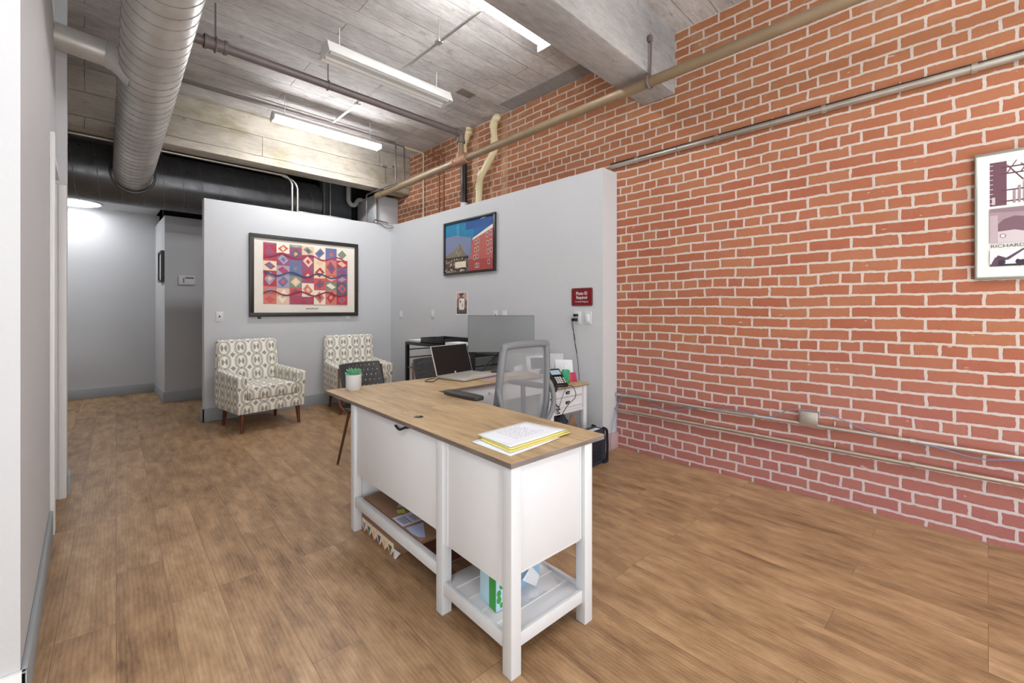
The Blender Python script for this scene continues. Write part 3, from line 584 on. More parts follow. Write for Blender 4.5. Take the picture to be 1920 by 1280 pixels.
# large abstract print (generic patchwork stand-in)
t = thing('framed_print', 'largest black framed colourful abstract print on the back partition above armchairs', 'picture', (2.13, 6.1, 1.735))
frame_parts(t, 1.39, 1.035, .05, .035, 'frameblk')
B().box((-.65, -.016, -.475), (.65, -.004, .475)).build('mat_board', C('#EFE6DA'), t)
a = Art(-.0165); pal = ['#B23A48', '#D27868', '#EAD8B0', '#6A6E94', '#96506C', '#E8C2A8', '#555F70', '#C65A58', '#A69BB0', '#F0E6D2', '#7E8C78', '#DA9A7C']
x0, x1, z0, z1 = -.54, .535, -.36, .42
a.rect(x0, z0, x1, z1, '#C9A9A0'); rnd = random.Random(4)
# leaning, irregular colour strips crossed by wavy ribbons
xs = [x0+(x1-x0)*i/7 for i in range(8)]
for i in range(7):
    zz = z0; 
    while zz < z1-.001:
        hh = min(rnd.uniform(.09, .21), z1-zz); c = rnd.choice(pal); e = rnd.uniform(-.012, .012)
        a.rect(xs[i], zz, xs[i+1], zz+hh, c)
        c2 = rnd.choice(pal); mx, mz = (xs[i]+xs[i+1])/2, zz+hh/2
        a.poly([(xs[i]+.012, mz+e), (mx+e, zz+.012), (xs[i+1]-.012, mz-e), (mx-e, zz+hh-.012)], c2)
        if hh > .12: c3 = rnd.choice(pal); a.poly([(mx-.028, mz), (mx+e, mz-.035), (mx+.03, mz), (mx, mz+.032)], c3)
        zz += hh
for k, (zz, c) in enumerate(((-.22, '#8C2338'), (.03, '#3E4A6E'), (.27, '#A8324A'))):
    n = 24; up = [(x0+(x1-x0)*i/n, zz+.028*math.sin(i*.8+k*2)+.011) for i in range(n+1)]; dn = [(x, z-.02) for x, z in up]; a.poly(dn+up[::-1], c)
a.build('print', t)
b = B().use('inkblk')
for i in range(9):
    x = -.02+i*.018; b.box((x, -.0175, -.43+.003*(i % 3)), (x+.006, -.0165, -.405-.004*(i % 2))); b.box((x, -.0175, -.425+.006*(i % 3)), (x+.013, -.0165, -.420+.006*(i % 3)))
b.use(C('#B9B0A6')).box((-.12, -.0175, -.452), (.14, -.0165, -.449)); b.build('caption_marks', None, t)
# ballpark and brick building photograph on the right partition
t = thing('framed_photo', 'black framed poster of red brick building under blue sky on right partition', 'picture', (PX, 4.18, 2.088), -PI/2)
frame_parts(t, 1.0, .675, .026, .03, 'frameblk')
a = Art(-.012); W, H = .475, .312
a.rect(-W, -H, W, H, '#0F5E9C'); a.rect(-W, .08, W*.2, H, '#1479A0'); a.rect(-W*.1, .2, W, H, '#0A4A8E')
a.poly([(-W, -H), (W*.15, -H), (W*.12, .09), (-.12, .13), (-.3, .16), (-W, .145)], '#77809F')
a.poly([(-W, -H), (-.05, -H), (.02, -.20), (-.17, .05), (-.30, -.04), (-W, -.09)], '#7C7460')
for i in range(46):
    x = rnd.uniform(-W+.02, -.02); z = rnd.uniform(-.25, .0)
    if z < .02-abs(x+.19)*.9: a.rect(x, z, x+.008, z+rnd.uniform(.015, .05), rnd.choice(['#B9B39C', '#4B463A', '#A39A80', '#5E5A4A']))
a.rect(-W, -.15, -.0, -.12, '#3A332C')
for i in range(150):
    x = rnd.uniform(-W, -.04); z = rnd.uniform(-H, -.155); a.rect(x, z, min(x+.018, -.02), z+.016, rnd.choice(['#2E2326', '#D8CFC4', '#6B5148', '#8E3F3A', '#4A4048', '#C7B7A8']))
a.rect(-.24, -.26, -.02, -.185, '#E6DCC6')
a.poly([(.03, -H), (W, -H), (W, .17), (.10, .06), (.07, -.1)], '#B25B52'); a.poly([(.03, -H), (W, -H), (W, -.19), (.04, -.17)], '#9E3F3C')
a.poly([(.10, .055), (W, .16), (W, .205), (.11, .08)], '#E8DDD0')
for i, (x, z) in enumerate([(.15, .0), (.20, .012), (.145, -.09), (.195, -.08), (.13, -.18), (.18, -.172), (.36, .065), (.425, .082), (.37, -.03), (.43, -.02), (.38, -.13), (.44, -.12), (.16, -.28), (.2, -.278), (.39, -.25)]):
    a.rect(x-.002, z-.004, x+.032, z+.05, '#E4D3C6'); a.rect(x+.004, z+.002, x+.026, z+.044, '#4A2E32')
a.rect(-.195, .13, -.188, .29, '#6FB6D8'); a.rect(-.16, .12, -.153, .29, '#6FB6D8'); a.poly([(.25, .288), (.33, .292), (.36, .30), (.28, .298)], '#CFE3F0')
a.build('print', t)
text_mesh('A....nerry', .045, 'inkblk', 'sign_lettering', t, (-.12, -.032, -.222), w=.15)
# tall architecture poster on brick wall
t = thing('framed_poster', 'white matted poster in thin grey frame on brick wall, cut by picture edge', 'picture', (BX, -.36, 1.82), -PI/2)
frame_parts(t, .56, .70, .012, .028, 'framegrey')
B().box((-.272, -.02, -.342), (.272, -.003, .342)).build('mat_board', C('#F1EFE8'), t)
a = Art(-.0205); X0, X1 = -.222, .222
def fr(z): return z-1.82
a.rect(X0, fr(1.872), X1, fr(2.112), '#EFE9E4')
a.rect(X0, fr(1.872), X0+.062, fr(2.112), '#6B4652'); a.rect(X0+.008, fr(1.88), X0+.02, fr(1.92), '#C9B9BC'); a.rect(X1-.07, fr(1.872), X1, fr(2.112), '#6B4652'); a.rect(X0+.16, fr(1.872), X0+.20, fr(2.112), '#7A5560')
for z in (1.89, 1.95, 2.04, 2.075): a.rect(X0+.04, fr(z), X1, fr(z)+.007, '#5A3A48')
for i in range(6): a.poly([(X0+.06+i*.05, fr(2.09)), (X0+.066+i*.05, fr(2.09)), (X0+.125+i*.05, fr(2.0)), (X0+.118+i*.05, fr(2.0))], '#5A3A48'); a.poly([(X0+.06+i*.05, fr(2.045)), (X0+.066+i*.05, fr(2.045)), (X0+.1+i*.05, fr(2.11)), (X0+.095+i*.05, fr(2.11))], '#6E4A56')
for i in range(5): a.rect(X0+.085+i*.018, fr(1.88), X0+.094+i*.018, fr(1.95+.022*i), '#A08A94')
for i in range(9): a.rect(X0, fr(1.885+i*.026), X0+.012, fr(1.889+i*.026), '#D8C8C8')
a.rect(X0, fr(1.668), X1, fr(1.857), '#A58C94'); a.rect(X0, fr(1.668), X0+.03, fr(1.82), '#B9A5AA')
a.poly([(X0+.03, fr(1.668)), (X0+.03, fr(1.77)), (X0+.05, fr(1.795)), (X0+.09, fr(1.81)), (X0+.14, fr(1.80)), (X0+.16, fr(1.77)), (X0+.165, fr(1.668))], '#7A5A64')
a.poly([(X0+.03, fr(1.668)), (X0+.16, fr(1.668)), (X0+.155, fr(1.715)), (X0+.09, fr(1.735)), (X0+.03, fr(1.73))], '#CDBFC2')
a.blob(X0+.048, fr(1.705), .011, .011, '#4A3440', j=0); a.blob(X0+.048, fr(1.705), .008, .008, '#F2ECEC', j=0)
a.rect(X0+.2, fr(1.668), X1, fr(1.8), '#6B4A56'); a.poly([(X0, fr(1.857)), (X0, fr(1.84)), (X1, fr(1.80)), (X1, fr(1.857))], '#8E7680')
a.rect(X0, fr(1.54), X1, fr(1.630), '#E6E2E4'); a.rect(X0, fr(1.54), X1, fr(1.551), '#2E2430')
a.poly([(X0+.012, fr(1.57)), (X0+.03, fr(1.60)), (X0+.06, fr(1.585)), (X0+.12, fr(1.632)), (X0+.128, fr(1.628)), (X0+.07, fr(1.575)), (X0+.02, fr(1.56))], '#54404E'); a.poly([(X0, fr(1.54)), (X0+.02, fr(1.59)), (X0+.05, fr(1.55))], '#5A4452')
for i in range(26):
    x = X0+.045+rnd.random()*.36; a.blob(x, fr(1.552+rnd.random()*.014), .014, .012, '#33283A', 7, .4)
a.build('print', t)
text_mesh('RICHARD', .024, C('#4A4648'), 'lettering', t, (X0+.065, -.0245, fr(1.650)), w=.122)
# picture in the hall, seen edge-on
t = thing('hall_picture', 'small black framed picture seen edge-on on the hall side wall', 'picture', (.79, 7.98, 1.92), -PI/2)
frame_parts(t, .36, .44, .03, .04, 'frameblk'); B().box((-.15, -.02, -.19), (.15, -.004, .19)).build('print', 'paper', t)

# ------------------------------------------------------------------ wall plates, signs
def plate(name, label, cat, loc, rz, w=.075, h=.118, kind='blank', group=None):
    t = thing(name, label, cat, loc, rz, group)
    B().box((-w/2, -.007, -h/2), (w/2, 0, h/2), .0025).build('cover_plate', 'white', t)
    if kind == 'switch': B().box((-.017, -.011, -.033), (.017, -.007, .033), .002).build('rocker', 'white_trim', t)
    if kind == 'jack': B().box((-.007, -.0085, -.01), (.007, -.006, .012), .001).build('socket', 'black', t)
    if kind == 'outlet':
        for s in (-1, 1):
            b = B().use('white_trim').box((-.017, -.009, s*.02-.014), (.017, -.006, s*.02+.014), .004).use('black')
            for dx in (-.006, .006): b.box((dx-.001, -.0095, s*.02-.004), (dx+.001, -.0088, s*.02+.006))
            b.build('socket', None, t)
    return t
R90 = -PI/2
plate('wall_plate', 'white jack plate on back partition left of the abstract print', 'wall plate', (1.13, 6.1, 1.222), 0, kind='jack')
t = plate('outlet', 'white outlet with black plug just under abstract print, left one', 'outlet', (1.545, 6.1, 1.225), 0, kind='outlet')
B().box((-.02, -.03, -.035), (.02, -.009, -.01), .004).build('plug', 'black', t)
plate('outlet', 'white outlet half hidden under abstract print, right one', 'outlet', (2.68, 6.1, 1.228), 0, kind='outlet')
plate('light_switch', 'white rocker switch on right partition nearest the back corner', 'light switch', (PX, 5.79, 1.237), R90, kind='switch')
plate('light_switch', 'white rocker switch on right partition between corner and flyer', 'light switch', (PX, 4.96, 1.247), R90, kind='switch')
plate('outlet', 'white outlet above the monitor, left one near flyer', 'outlet', (PX, 3.695, 1.237), R90, kind='jack')
plate('outlet', 'white outlet above the monitor, right one', 'outlet', (PX, 3.545, 1.237), R90, kind='outlet')
plate('outlet', 'white outlet under maroon sign with two black chargers plugged in', 'outlet', (PX, 2.525, 1.227), R90, kind='outlet')
plate('light_switch', 'white double height plate beside plugged outlet under maroon sign', 'light switch', (PX, 2.405, 1.227), R90, kind='switch')
t = thing('charger', 'upper black charger plugged in the outlet under maroon sign', 'charger', (PX, 2.525, 1.25), R90); B().box((-.022, -.05, -.012), (.012, -.0095, .012), .003).build('body', 'black', t)
t = thing('charger', 'lower black charger with hanging cord under maroon sign', 'charger', (PX, 2.53, 1.208), R90); B().box((-.03, -.06, -.014), (.014, -.0095, .014), .003).build('body', 'black', t)
B().tube(smooth_path([(-.03, -.05, -.01), (-.035, -.04, -.06), (-.022, -.02, -.16), (-.018, -.015, -.24), (.0, -.015, -.32), (.02, -.02, -.42), (.035, -.03, -.50), (.055, -.05, -.55), (.05, -.05, -.70), (.07, -.08, -.78), (.03, -.09, -.82)]), .003, 6).tube(smooth_path([(-.02, -.05, -.01), (-.02, -.04, -.07), (-.03, -.02, -.16), (-.012, -.015, -.25), (.004, -.015, -.32)]), .0025, 6).build('cord', 'cable', t)
# maroon sign
t = thing('wall_sign', 'maroon sign with white lettering on right partition above outlets', 'sign', (PX, 2.477, 1.424), R90)
def rrect(w, h, r, n=5):
    return [(sx*(w/2-r)+r*math.cos(a), sz*(h/2-r)+r*math.sin(a)) for sx, sz, a0 in ((1, 1, 0), (-1, 1, PI/2), (-1, -1, PI), (1, -1, 1.5*PI)) for a in [a0+PI/2*i/n for i in range(n+1)]]
B().prism(rrect(.244, .172, .016), -.006, 0, 'y').build('border', 'signborder', t)
B().prism(rrect(.224, .152, .010), -.0075, -.006, 'y').build('panel', 'maroon', t)
text_mesh('Photo ID', .044, 'white', 'lettering', t, (0, -.008, .033), w=.13, bold=.0006)
text_mesh('Required', .04, 'white', 'lettering', t, (0, -.008, -.006), w=.125, bold=.0006)
text_mesh('To View Property', .022, 'white', 'lettering', t, (0, -.008, -.045), w=.15)
# flyer
t = thing('flyer', 'small portrait flyer taped on right partition left of monitor', 'flyer', (PX, 4.326, 1.383), R90)
B().box((-.118, -.002, -.145), (.118, 0, .145)).build('sheet', C('#E9E2DC'), t)
a = Art(-.0022); a.rect(-.10, -.13, .10, .135, '#8C6B60'); a.poly([(-.10, .135), (-.10, .05), (.0, .10), (.10, .03), (.10, .135)], '#C9A8A0'); a.poly([(-.06, .12), (-.02, .08), (.05, .12), (.02, .13)], '#6E3A44'); a.poly([(.1, .05), (.1, -.04), (.07, .0)], '#4A3A34')
a.rect(-.10, -.13, .10, -.055, '#3E3630'); a.poly([(p[0]*1, p[1]-.01) for p in rrect(.11, .14, .02)], '#F4F2EE'); a.blob(-.03, .025, .012, .018, '#8E2B3A'); a.rect(.0, -.045, .03, -.01, '#6E7A6A'); a.rect(.006, -.038, .024, -.017, '#E8E6DE')
for i in range(4): a.rect(-.08, -.07-i*.014, .08, -.067-i*.014, '#B5A088')
a.rect(-.012, .02, .04, .024, '#8A7F78'); a.rect(-.03, .0, .04, .003, '#8A7F78'); a.build('print', t)
# keypad in hall
t = thing('alarm_keypad', 'white alarm keypad on grey hall wall left of the back partition', 'keypad', (1.04, 7.77, 1.73), 0)
B().box((-.095, -.03, -.065), (.095, 0, .065), .005).build('case', 'white', t)
B().box((-.02, -.033, .02), (.08, -.03, .045), .001).build('display', C('#6E7478'), t)
B().box((-.05, -.033, -.04), (-.03, -.03, .03), .001).build('buttons', C('#8A8C8E'), t)

# ------------------------------------------------------------------ armchairs
def armchair(label, loc, rz):
    t = thing('armchair', label, 'armchair', loc, rz, 'matching ikat armchairs on back partition')
    # local: front is -y, origin under the centre of the front edge
    B().box((-.35, .02, .20), (.35, .66, .345), .018, 3).build('base', 'ikat', t)
    B().hexa([(-.352, .02, .20), (-.262, .02, .20), (-.262, .66, .20), (-.352, .66, .20), (-.358, -.005, .60), (-.258, -.005, .60), (-.262, .66, .63), (-.352, .66, .63)], .022, 3).build('armrest', 'ikat', t)
    B().hexa([(.262, .02, .20), (.352, .02, .20), (.352, .66, .20), (.262, .66, .20), (.258, -.005, .60), (.358, -.005, .60), (.352, .66, .63), (.262, .66, .63)], .022, 3).build('armrest', 'ikat', t)
    b = B().box((-.258, .0, .345), (.258, .56, .485), .035, 4); b.build('seat_cushion', 'ikat', t)
    B().hexa([(-.345, .56, .22), (.345, .56, .22), (.345, .70, .22), (-.345, .70, .22), (-.325, .66, .955), (.325, .66, .955), (.325, .765, .955), (-.325, .765, .955)], .03, 3).build('backrest', 'ikat', t)
    for x, y in ((-.29, .07), (.29, .07), (-.27, .58), (.27, .58)):
        s = 1 if x > 0 else -1
        B().cyl((x, y, .205), (x+s*.012, y+(-.012 if y < .3 else .03), 0), .025, .014, 14).build('leg', 'legwood', t)
    return t
ac = armchair('cream and grey ikat armchair on the left below the abstract print', (1.475, 5.235, 0), .139)
dup(ac, (2.545, 5.24, 0), -.12, 'cream and grey ikat armchair at the right behind desk and potted succulent')

# ------------------------------------------------------------------ perforated guest chairs
def guest_chair(label, loc, rz):
    t = thing('guest_chair', label, 'chair', loc, rz, 'perforated guest chairs behind the desk')
    # faces -y; backrest at +y, curved shell with holes
    def shell(fn, nu, nv, holes, thick, name, mat):
        vs = []; fs = []
        def ok(i, j): return not (i, j) in holes
        for i in range(nu+1):
            for j in range(nv+1): vs.append(fn(i/nu, j/nv))
        me = B()
        for i in range(nu):
            for j in range(nv):
                if ok(i, j): fs.append([i*(nv+1)+j, (i+1)*(nv+1)+j, (i+1)*(nv+1)+j+1, i*(nv+1)+j+1])
        me.add(vs, fs); o = me.build(name, mat, t); m = o.modifiers.new('thick', 'SOLIDIFY'); m.thickness = thick; m.offset = 0; return o
    nu, nv = 42, 30
    holes = {(i, j) for i in range(4, nu-3) for j in range(3, nv-2) if (i % 4 == 0 and j % 8 == 3) or (i % 4 == 2 and j % 8 == 7)}
    def bf(u, v):
        w_ = .225-.035*(v)**2*0-.02*v; x = (u-.5)*2*w_; z = .50+.33*v; y = .24+.10*v-.05*(1-abs(2*u-1)**2)*-1-.03
        if v > .97: x *= .97
        return (x, y, z)
    shell(bf, nu, nv, holes, .008, 'backrest', 'perf')
    def sf(u, v):
        x = (u-.5)*2*(.21+.02*v); y = -.22+.44*(1-v); z = .445+.02*abs(2*u-1)**2-.015*math.sin(PI*v)
        return (x, y, z)
    shell(sf, nu, nv, set(), .012, 'seat', 'perf')
    for s in (-1, 1):
        B().tube(bend([(s*.20, .20, .43), (s*.235, .26, .5), (s*.215, .30, .80)], .04), .010, 8).build('back_post', 'bronze', t)
        B().cyl((s*.20, -.17, .44), (s*.25, -.24, 0), .012, .010, 10).build('leg', 'bronze', t)
        B().cyl((s*.20, .17, .44), (s*.25, .26, 0), .012, .010, 10).build('leg', 'bronze', t)
    return t
gc = guest_chair('perforated charcoal chair behind the succulent at the desk corner', (1.80, 3.42, 0), .16)
dup(gc, (2.46, 3.32, 0), .12, 'perforated charcoal chair mostly hidden behind the open laptop')

# ------------------------------------------------------------------ L desk
DR = -math.radians(2.5)
desk = thing('desk', 'white L-shaped desk with rustic oak top, in the middle of the room', 'desk', (1.055, 1.08, 0), DR)
DA, DBl, F0, F1_ = .54, 1.86, 1.33, 1.61
poly = [(0, 0), (DA, 0), (DA, F0), (F1_, F0), (F1_, DBl), (0, DBl)]
b = B().use('oak').prism(poly, .7635, .765, 'z').use('oak_edge').prism([(x, y) for x, y in poly], .745, .7635, 'z'); b.build('desktop', None, desk)
PA = .462
def post(x, y, w=.048, z1=.745): return B().box((x, y, 0), (x+w, y+w, z1), .002).build('leg', 'white', desk)
for x, y in ((.006, .005), (PA-.048, .005), (.006, .445), (PA-.048, .445), (.006, 1.385), (PA-.048, 1.385)): post(x, y)
def rbox(name, lo, hi, mat='panelwhite', bev=.0015, par=desk): return B().box(lo, hi, bev).build(name, mat, par)
# pedestal box
b = B().box((.054, .022, .355), (PA-.048, .032, .745), .001).box((.060, .020, .355), (.068, .026, .745)).box((PA-.062, .020, .355), (PA-.054, .026, .745)); b.build('end_panel', 'white', desk)
b = B().box((.020, .060, .30), (.030, .445, .745), .001).box((.016, .060, .30), (.022, .085, .745)).box((.016, .42, .30), (.022, .445, .745)); b.build('side_panel', 'panelwhite', desk)
rbox('drawer_front', (PA-.02, .06, .33), (PA-.006, .445, .745)); rbox('pedestal_bottom', (.03, .03, .34), (PA-.02, .46, .352)); rbox('pedestal_back', (.054, .462, .31), (PA-.048, .474, .745))
sh = rbox('shelf', (.02, .03, .112), (PA-.02, .49, .124), 'white')
b = B()
for i in range(1, 5): b.box((.026, .03+.092*i-.002, .124), (PA-.022, .03+.092*i+.002, .1275))
b.build('batten', 'white_trim', sh)
rbox('rail', (.012, .060, .088), (.030, .445, .138), 'white'); rbox('rail', (.054, .018, .088), (PA-.048, .036, .138), 'white'); rbox('rail', (PA-.026, .060, .088), (PA-.010, .445, .138), 'white')
# long side with modesty panel and lower shelf
b = B().box((.022, .493, .335), (.034, 1.385, .745), .001).box((.018, .493, .335), (.024, .515, .745)); b.build('modesty_panel', 'panelwhite', desk)
rbox('rail', (.010, .493, .150), (.032, 1.385, .203), 'white'); b = B().box((.030, .493, .180), (.050, 1.385, .194), .001); b.build('rail_lip', 'white', desk)
rbox('lower_shelf', (.05, .493, .165), (.50, 1.385, .18), 'darkshelf'); rbox('end_panel', (.054, 1.392, .15), (PA-.048, 1.404, .745), 'white'); 
b = B().lathe([(.0, .0015), (.02, .0015), (.024, 0), (.024, -.001)], (.10, .805, .7655)); b.build('grommet', 'blackmetal', desk)
b = B().prism([(0, 0), (.024, 0), (.022, .002), (.002, .002)], -.001, .001, 'z'); 
B().lathe([(.0, .002), (.005, .002), (.005, .0), (.0, 0)], (.10, .805, .7672), 12).build('grommet_hole', 'conduit', desk)
b = B().tube(smooth_path([(.012, .74, .742), (.004, .77, .735), (.002, .80, .722), (.004, .83, .716), (.012, .88, .722)]), .006, 8); b.build('strap', 'blackmetal', desk)
# far wing apron and supports
apr = rbox('apron', (.55, F0+.03, .615), (F1_-.05, F0+.045, .745), 'white'); B().lathe([(.0, 0), (.008, .004), (.008, .014), (0, .018)], (0, 0, 0), 12, Matrix.Translation((1.0, F0+.03, .69)) @ Matrix.Rotation(PI/2, 4, 'X')).build('knob', 'silver', apr)
rbox('back_panel', (.55, 1.80, .25), (F1_-.05, 1.812, .745), 'panelwhite'); rbox('end_panel', (F1_-.05, F0+.03, .15), (F1_-.035, 1.82, .745), 'white')
for y in (F0+.02, 1.79): post(F1_-.06, y)

# things in and under the desk
def on_desk(x, y, z): v = Matrix.Rotation(DR, 3, 'Z') @ Vector((x, y, 0)); return (1.055+v.x, 1.08+v.y, z)
t = thing('cardboard_box', 'flat brown shipping box with white barcode labels on lower desk shelf', 'box', on_desk(.054, .70, .18), DR)
B().box((0, 0, 0), (.34, .66, .022), .003).build('carton', 'kraft', t)
b = B().use(C('#C9D0E6')).box((.0, .18, .022), (.13, .30, .0226)).use(C('#3F4A6A'))
for i in range(9): b.box((.012+.0, .20+i*.009, .0226), (.045, .204+i*.009, .023))
for i in range(8): b.box((.075, .20+i*.009, .0226), (.115, .203+i*.009, .023))
b.box((.05, .19, .0226), (.055, .28, .023)); b.build('shipping_label', None, t)
b = B().use(C('#B7CE4A')).prism([(.05, .33), (.085, .31), (.10, .36), (.06, .37)], .022, .0227).use(C('#B7A9C6')).prism([(.08, .40), (.13, .37), (.15, .42), (.11, .44)], .022, .0227); b.build('sticker', None, t)
b = B().use(C('#A9B8DE')).prism([(.005+.12*0, .16), (.10, .15), (.03, .015), (.008, .04), (0, .09)], .022, .0227).prism([(.12, .12), (.17, .10), (.15, .03), (.11, .02)], .022, .0227); b.build('printed_shape', None, t)
t = thing('patterned_box', 'cardboard box with scalloped cut-out edge standing on floor under desk', 'box', on_desk(.055, .985, 0), DR)
B().box((0, 0, 0), (.22, .40, .10), .003).build('carton', 'kraft', t)
b = B()
for i, c in enumerate(['#7E86A6', '#4C6B44', '#D9B89A', '#4A5078', '#D9B89A', '#4C6B44']):
    y0 = .39-i*.066; b.use(C('#E9D7C0')).prism([(y0, .075), (y0, .035), (y0-.03, .004), (y0-.06, .035), (y0-.06, .075)], -.004, 0, 'x'); b.use(C(c)).prism([(y0-.012, .055), (y0-.03, .012), (y0-.048, .055)], -.006, -.004, 'x')
b.build('scalloped_print', None, t)
b = B().use('white').prism([(.0, .0), (.03, .02), (.0, .05)], -.02, 0, 'y'); b.build('torn_corner', None, t)
t = thing('packet_box', 'upright blue and green packet box on slatted pedestal shelf', 'box', on_desk(.072, .165, .1275), DR-.1)
B().use('skyblue').box((0, 0, 0), (.036, .12, .215), .002).use('boxgreen').box((-.0012, .004, .0), (0, .05, .215)).build('carton', None, t)
b = B().use('boxgreen')
for cx, cz, r in ((.012, .07, .010), (.024, .095, .010), (.012, .045, .011), (.024, .022, .008)): b.prism([(cx+r*math.cos(a), cz+r*1.3*math.sin(a)) for a in [2*PI*i/14 for i in range(14)]], -.001, 0, 'y')
b.build('leaf_print', None, t)
text_mesh('en', .026, C('#2D7E86'), 'lettering', t, (.018, -.0012, .135)); text_mesh('si', .026, C('#2D7E86'), 'lettering', t, (.016, -.0012, .165))
t = thing('plastic_bag', 'clear plastic wrapped blue package on pedestal shelf behind the front leg', 'package', on_desk(.20, .10, .128), DR)
b = B().use('bluebox').hexa([(0.0, .10, 0), (.16, .11, 0), (.16, .15, 0), (0, .15, 0), (0, .08, .19), (.16, .10, .20), (.16, .14, .20), (0, .12, .19)], .006); b.build('package', None, t)
random.seed(3); vs = []; n = 9
for i in range(n):
    for j in range(n): vs.append((-.02+i*.024, .0+j*.016+.02*random.random(), .008+.16*math.exp(-((i-5)**2+(j-6)**2)/8)+.02*random.random()))
b = B().add(vs, [[i*n+j, (i+1)*n+j, (i+1)*n+j+1, i*n+j+1] for i in range(n-1) for j in range(n-1)]); b.build('wrap', 'clear', t)
b = B().prism([(.02, .06), (.07, .10), (.12, .04), (.10, .0), (.06, .03)], .075, .078, 'y'); b.build('printed_label', C('#D9D9DE'), t)

# ------------------------------------------------------------------ on the desk top
t = thing('potted_succulent', 'green succulent in white round pot on far left corner of desk', 'plant', (1.285, 2.83, .765))
B().lathe([(.0, 0), (.044, 0), (.049, .01), (.051, .10), (.047, .103), (.044, .09), (0, .088)]).build('pot', 'white', t)
b = B(); random.seed(5)
for ring_, (cnt, tilt, ln) in enumerate(((11, 18, .052), (10, 40, .055), (8, 60, .05), (5, 80, .04))):
    for i in range(cnt):
        a_ = 2*PI*(i+.5*ring_)/cnt+random.uniform(-.1, .1); e = math.radians(tilt+random.uniform(-6, 6)); d_ = Vector((math.cos(a_)*math.cos(e), math.sin(a_)*math.cos(e), math.sin(e)))
        p0 = Vector((math.cos(a_)*.008, math.sin(a_)*.008, .097)); b.use('leaf').tube([p0, p0+d_*ln*.35, p0+d_*ln*.75, p0+d_*ln+Vector((0, 0, .006))], [.005, .012, .011, .0015], 7, flatx=.5)
b.build('leaves', None, t)
def sheet(name, label, pts, z, mat, group=None, lines=None):
    cx = sum(p[0] for p in pts)/4; cy = sum(p[1] for p in pts)/4
    t = thing(name, label, 'paper', (cx, cy, z), 0); q = [(p[0]-cx, p[1]-cy) for p in pts]
    n = 8; vs = []
    for i in range(n+1):
        for j in range(n+1):
            u, v = i/n, j/n; x = sum(q[k][0]*w_ for k, w_ in enumerate(((1-u)*(1-v), u*(1-v), u*v, (1-u)*v))); y = sum(q[k][1]*w_ for k, w_ in enumerate(((1-u)*(1-v), u*(1-v), u*v, (1-u)*v)))
            vs.append((x, y, .002*math.sin(u*5)*math.sin(v*4)*(u*v)))
    o = B().add(vs, [[i*(n+1)+j, (i+1)*(n+1)+j, (i+1)*(n+1)+j+1, i*(n+1)+j+1] for i in range(n) for j in range(n)]).build('sheet', mat, t)
    m = o.modifiers.new('thick', 'SOLIDIFY'); m.thickness = .0008; return t, q
# corners: far-left, far-right, near-right, near-left
sheet('paper_sheet', 'lowest white sheet poking out left under the yellow paper', [(1.112, 1.372), (1.40, 1.378), (1.41, 1.15), (1.104, 1.134)], .7665, 'paper')
sheet('yellow_pad', 'yellow lined paper under the white sheets on desk', [(1.151, 1.365), (1.47, 1.385), (1.493, 1.158), (1.125, 1.156)], .770, 'yellow')
sheet('yellow_pad', 'second yellow sheet with black handwriting edge showing under white page', [(1.168, 1.385), (1.475, 1.395), (1.495, 1.172), (1.142, 1.168)], .7735, 'yellow')
t, q = sheet('paper_sheet', 'topmost white handwritten sheet on stack at near end of desk', [(1.172, 1.403), (1.467, 1.404), (1.495, 1.184), (1.152, 1.182)], .778, 'paper')
b = B(); random.seed(9)
for r_ in range(8):
    y = .07-r_*.017
    for k in range(random.randint(4, 8)):
        x = -.08+k*.022+random.uniform(0, .006); b.tube([(x, y, .0022), (x+.005, y+.004, .0022), (x+.009, y-.003, .0022), (x+.014, y+.002, .0022)], .0006, 4)
b.build('handwriting', 'ink', t)

# laptop
t = thing('laptop', 'open black-screened laptop on far wing of desk', 'laptop', (2.16, 2.86, .765), .15)
b = B().box((-.205, -.285, .004), (.205, 0, .018), .004); b.build('base', 'silver', t)
b = B().box((-.18, -.13, .018), (.18, -.015, .0188)); b.build('keyboard', C('#B5B2A8'), t)
B().box((-.06, -.265, .018), (.06, -.18, .0184)).build('trackpad', C('#BDB49C'), t)
Lm = Matrix.Translation((0, .0, .018)) @ Matrix.Rotation(math.radians(-18), 4, 'X')
b = B().use('silver').box((-.208, 0, 0), (.208, .007, .242), .003, mtx=Lm).use('screen').box((-.2, -.0015, .004), (.2, 0.0, .236), mtx=Lm).use('white').cyl((0, -.003, .012), (0, -.001, .012), .008, n=14, mtx=Lm); b.build('screen', None, t)
b = B()
for x in (-.17, .17):
    for y in (-.25, -.03): b.cyl((x, y, 0), (x, y, .005), .01, n=10)
b.build('feet', 'black', t)
B().tube(smooth_path([(-.2, -.02, .006), (-.26, -.05, .005), (-.34, -.10, .005), (-.37, -.05, .005), (-.30, .0, .005), (-.22, .01, .005)]), .003, 6).build('cord', 'cable', t)
run('cable', 'black cables crossing the desk between laptop and monitor', 'cable', smooth_path([(2.42, 2.84, .77), (2.48, 2.86, .80), (2.53, 2.88, .83), (2.6, 2.85, .9)]), .005, 'cable', n=6)
tag(B().box((2.20, 2.52, .7652), (2.36, 2.56, .767)).build('purple_note', C('#A58CC8')), 'purple sticky note strip on desk in front of laptop', 'note')
tag(B().box((2.44, 2.50, .7652), (2.6, 2.66, .768)).build('mouse_pad', C('#C9C3B4')), 'pale paper pad lying below the monitor on desk', 'pad')
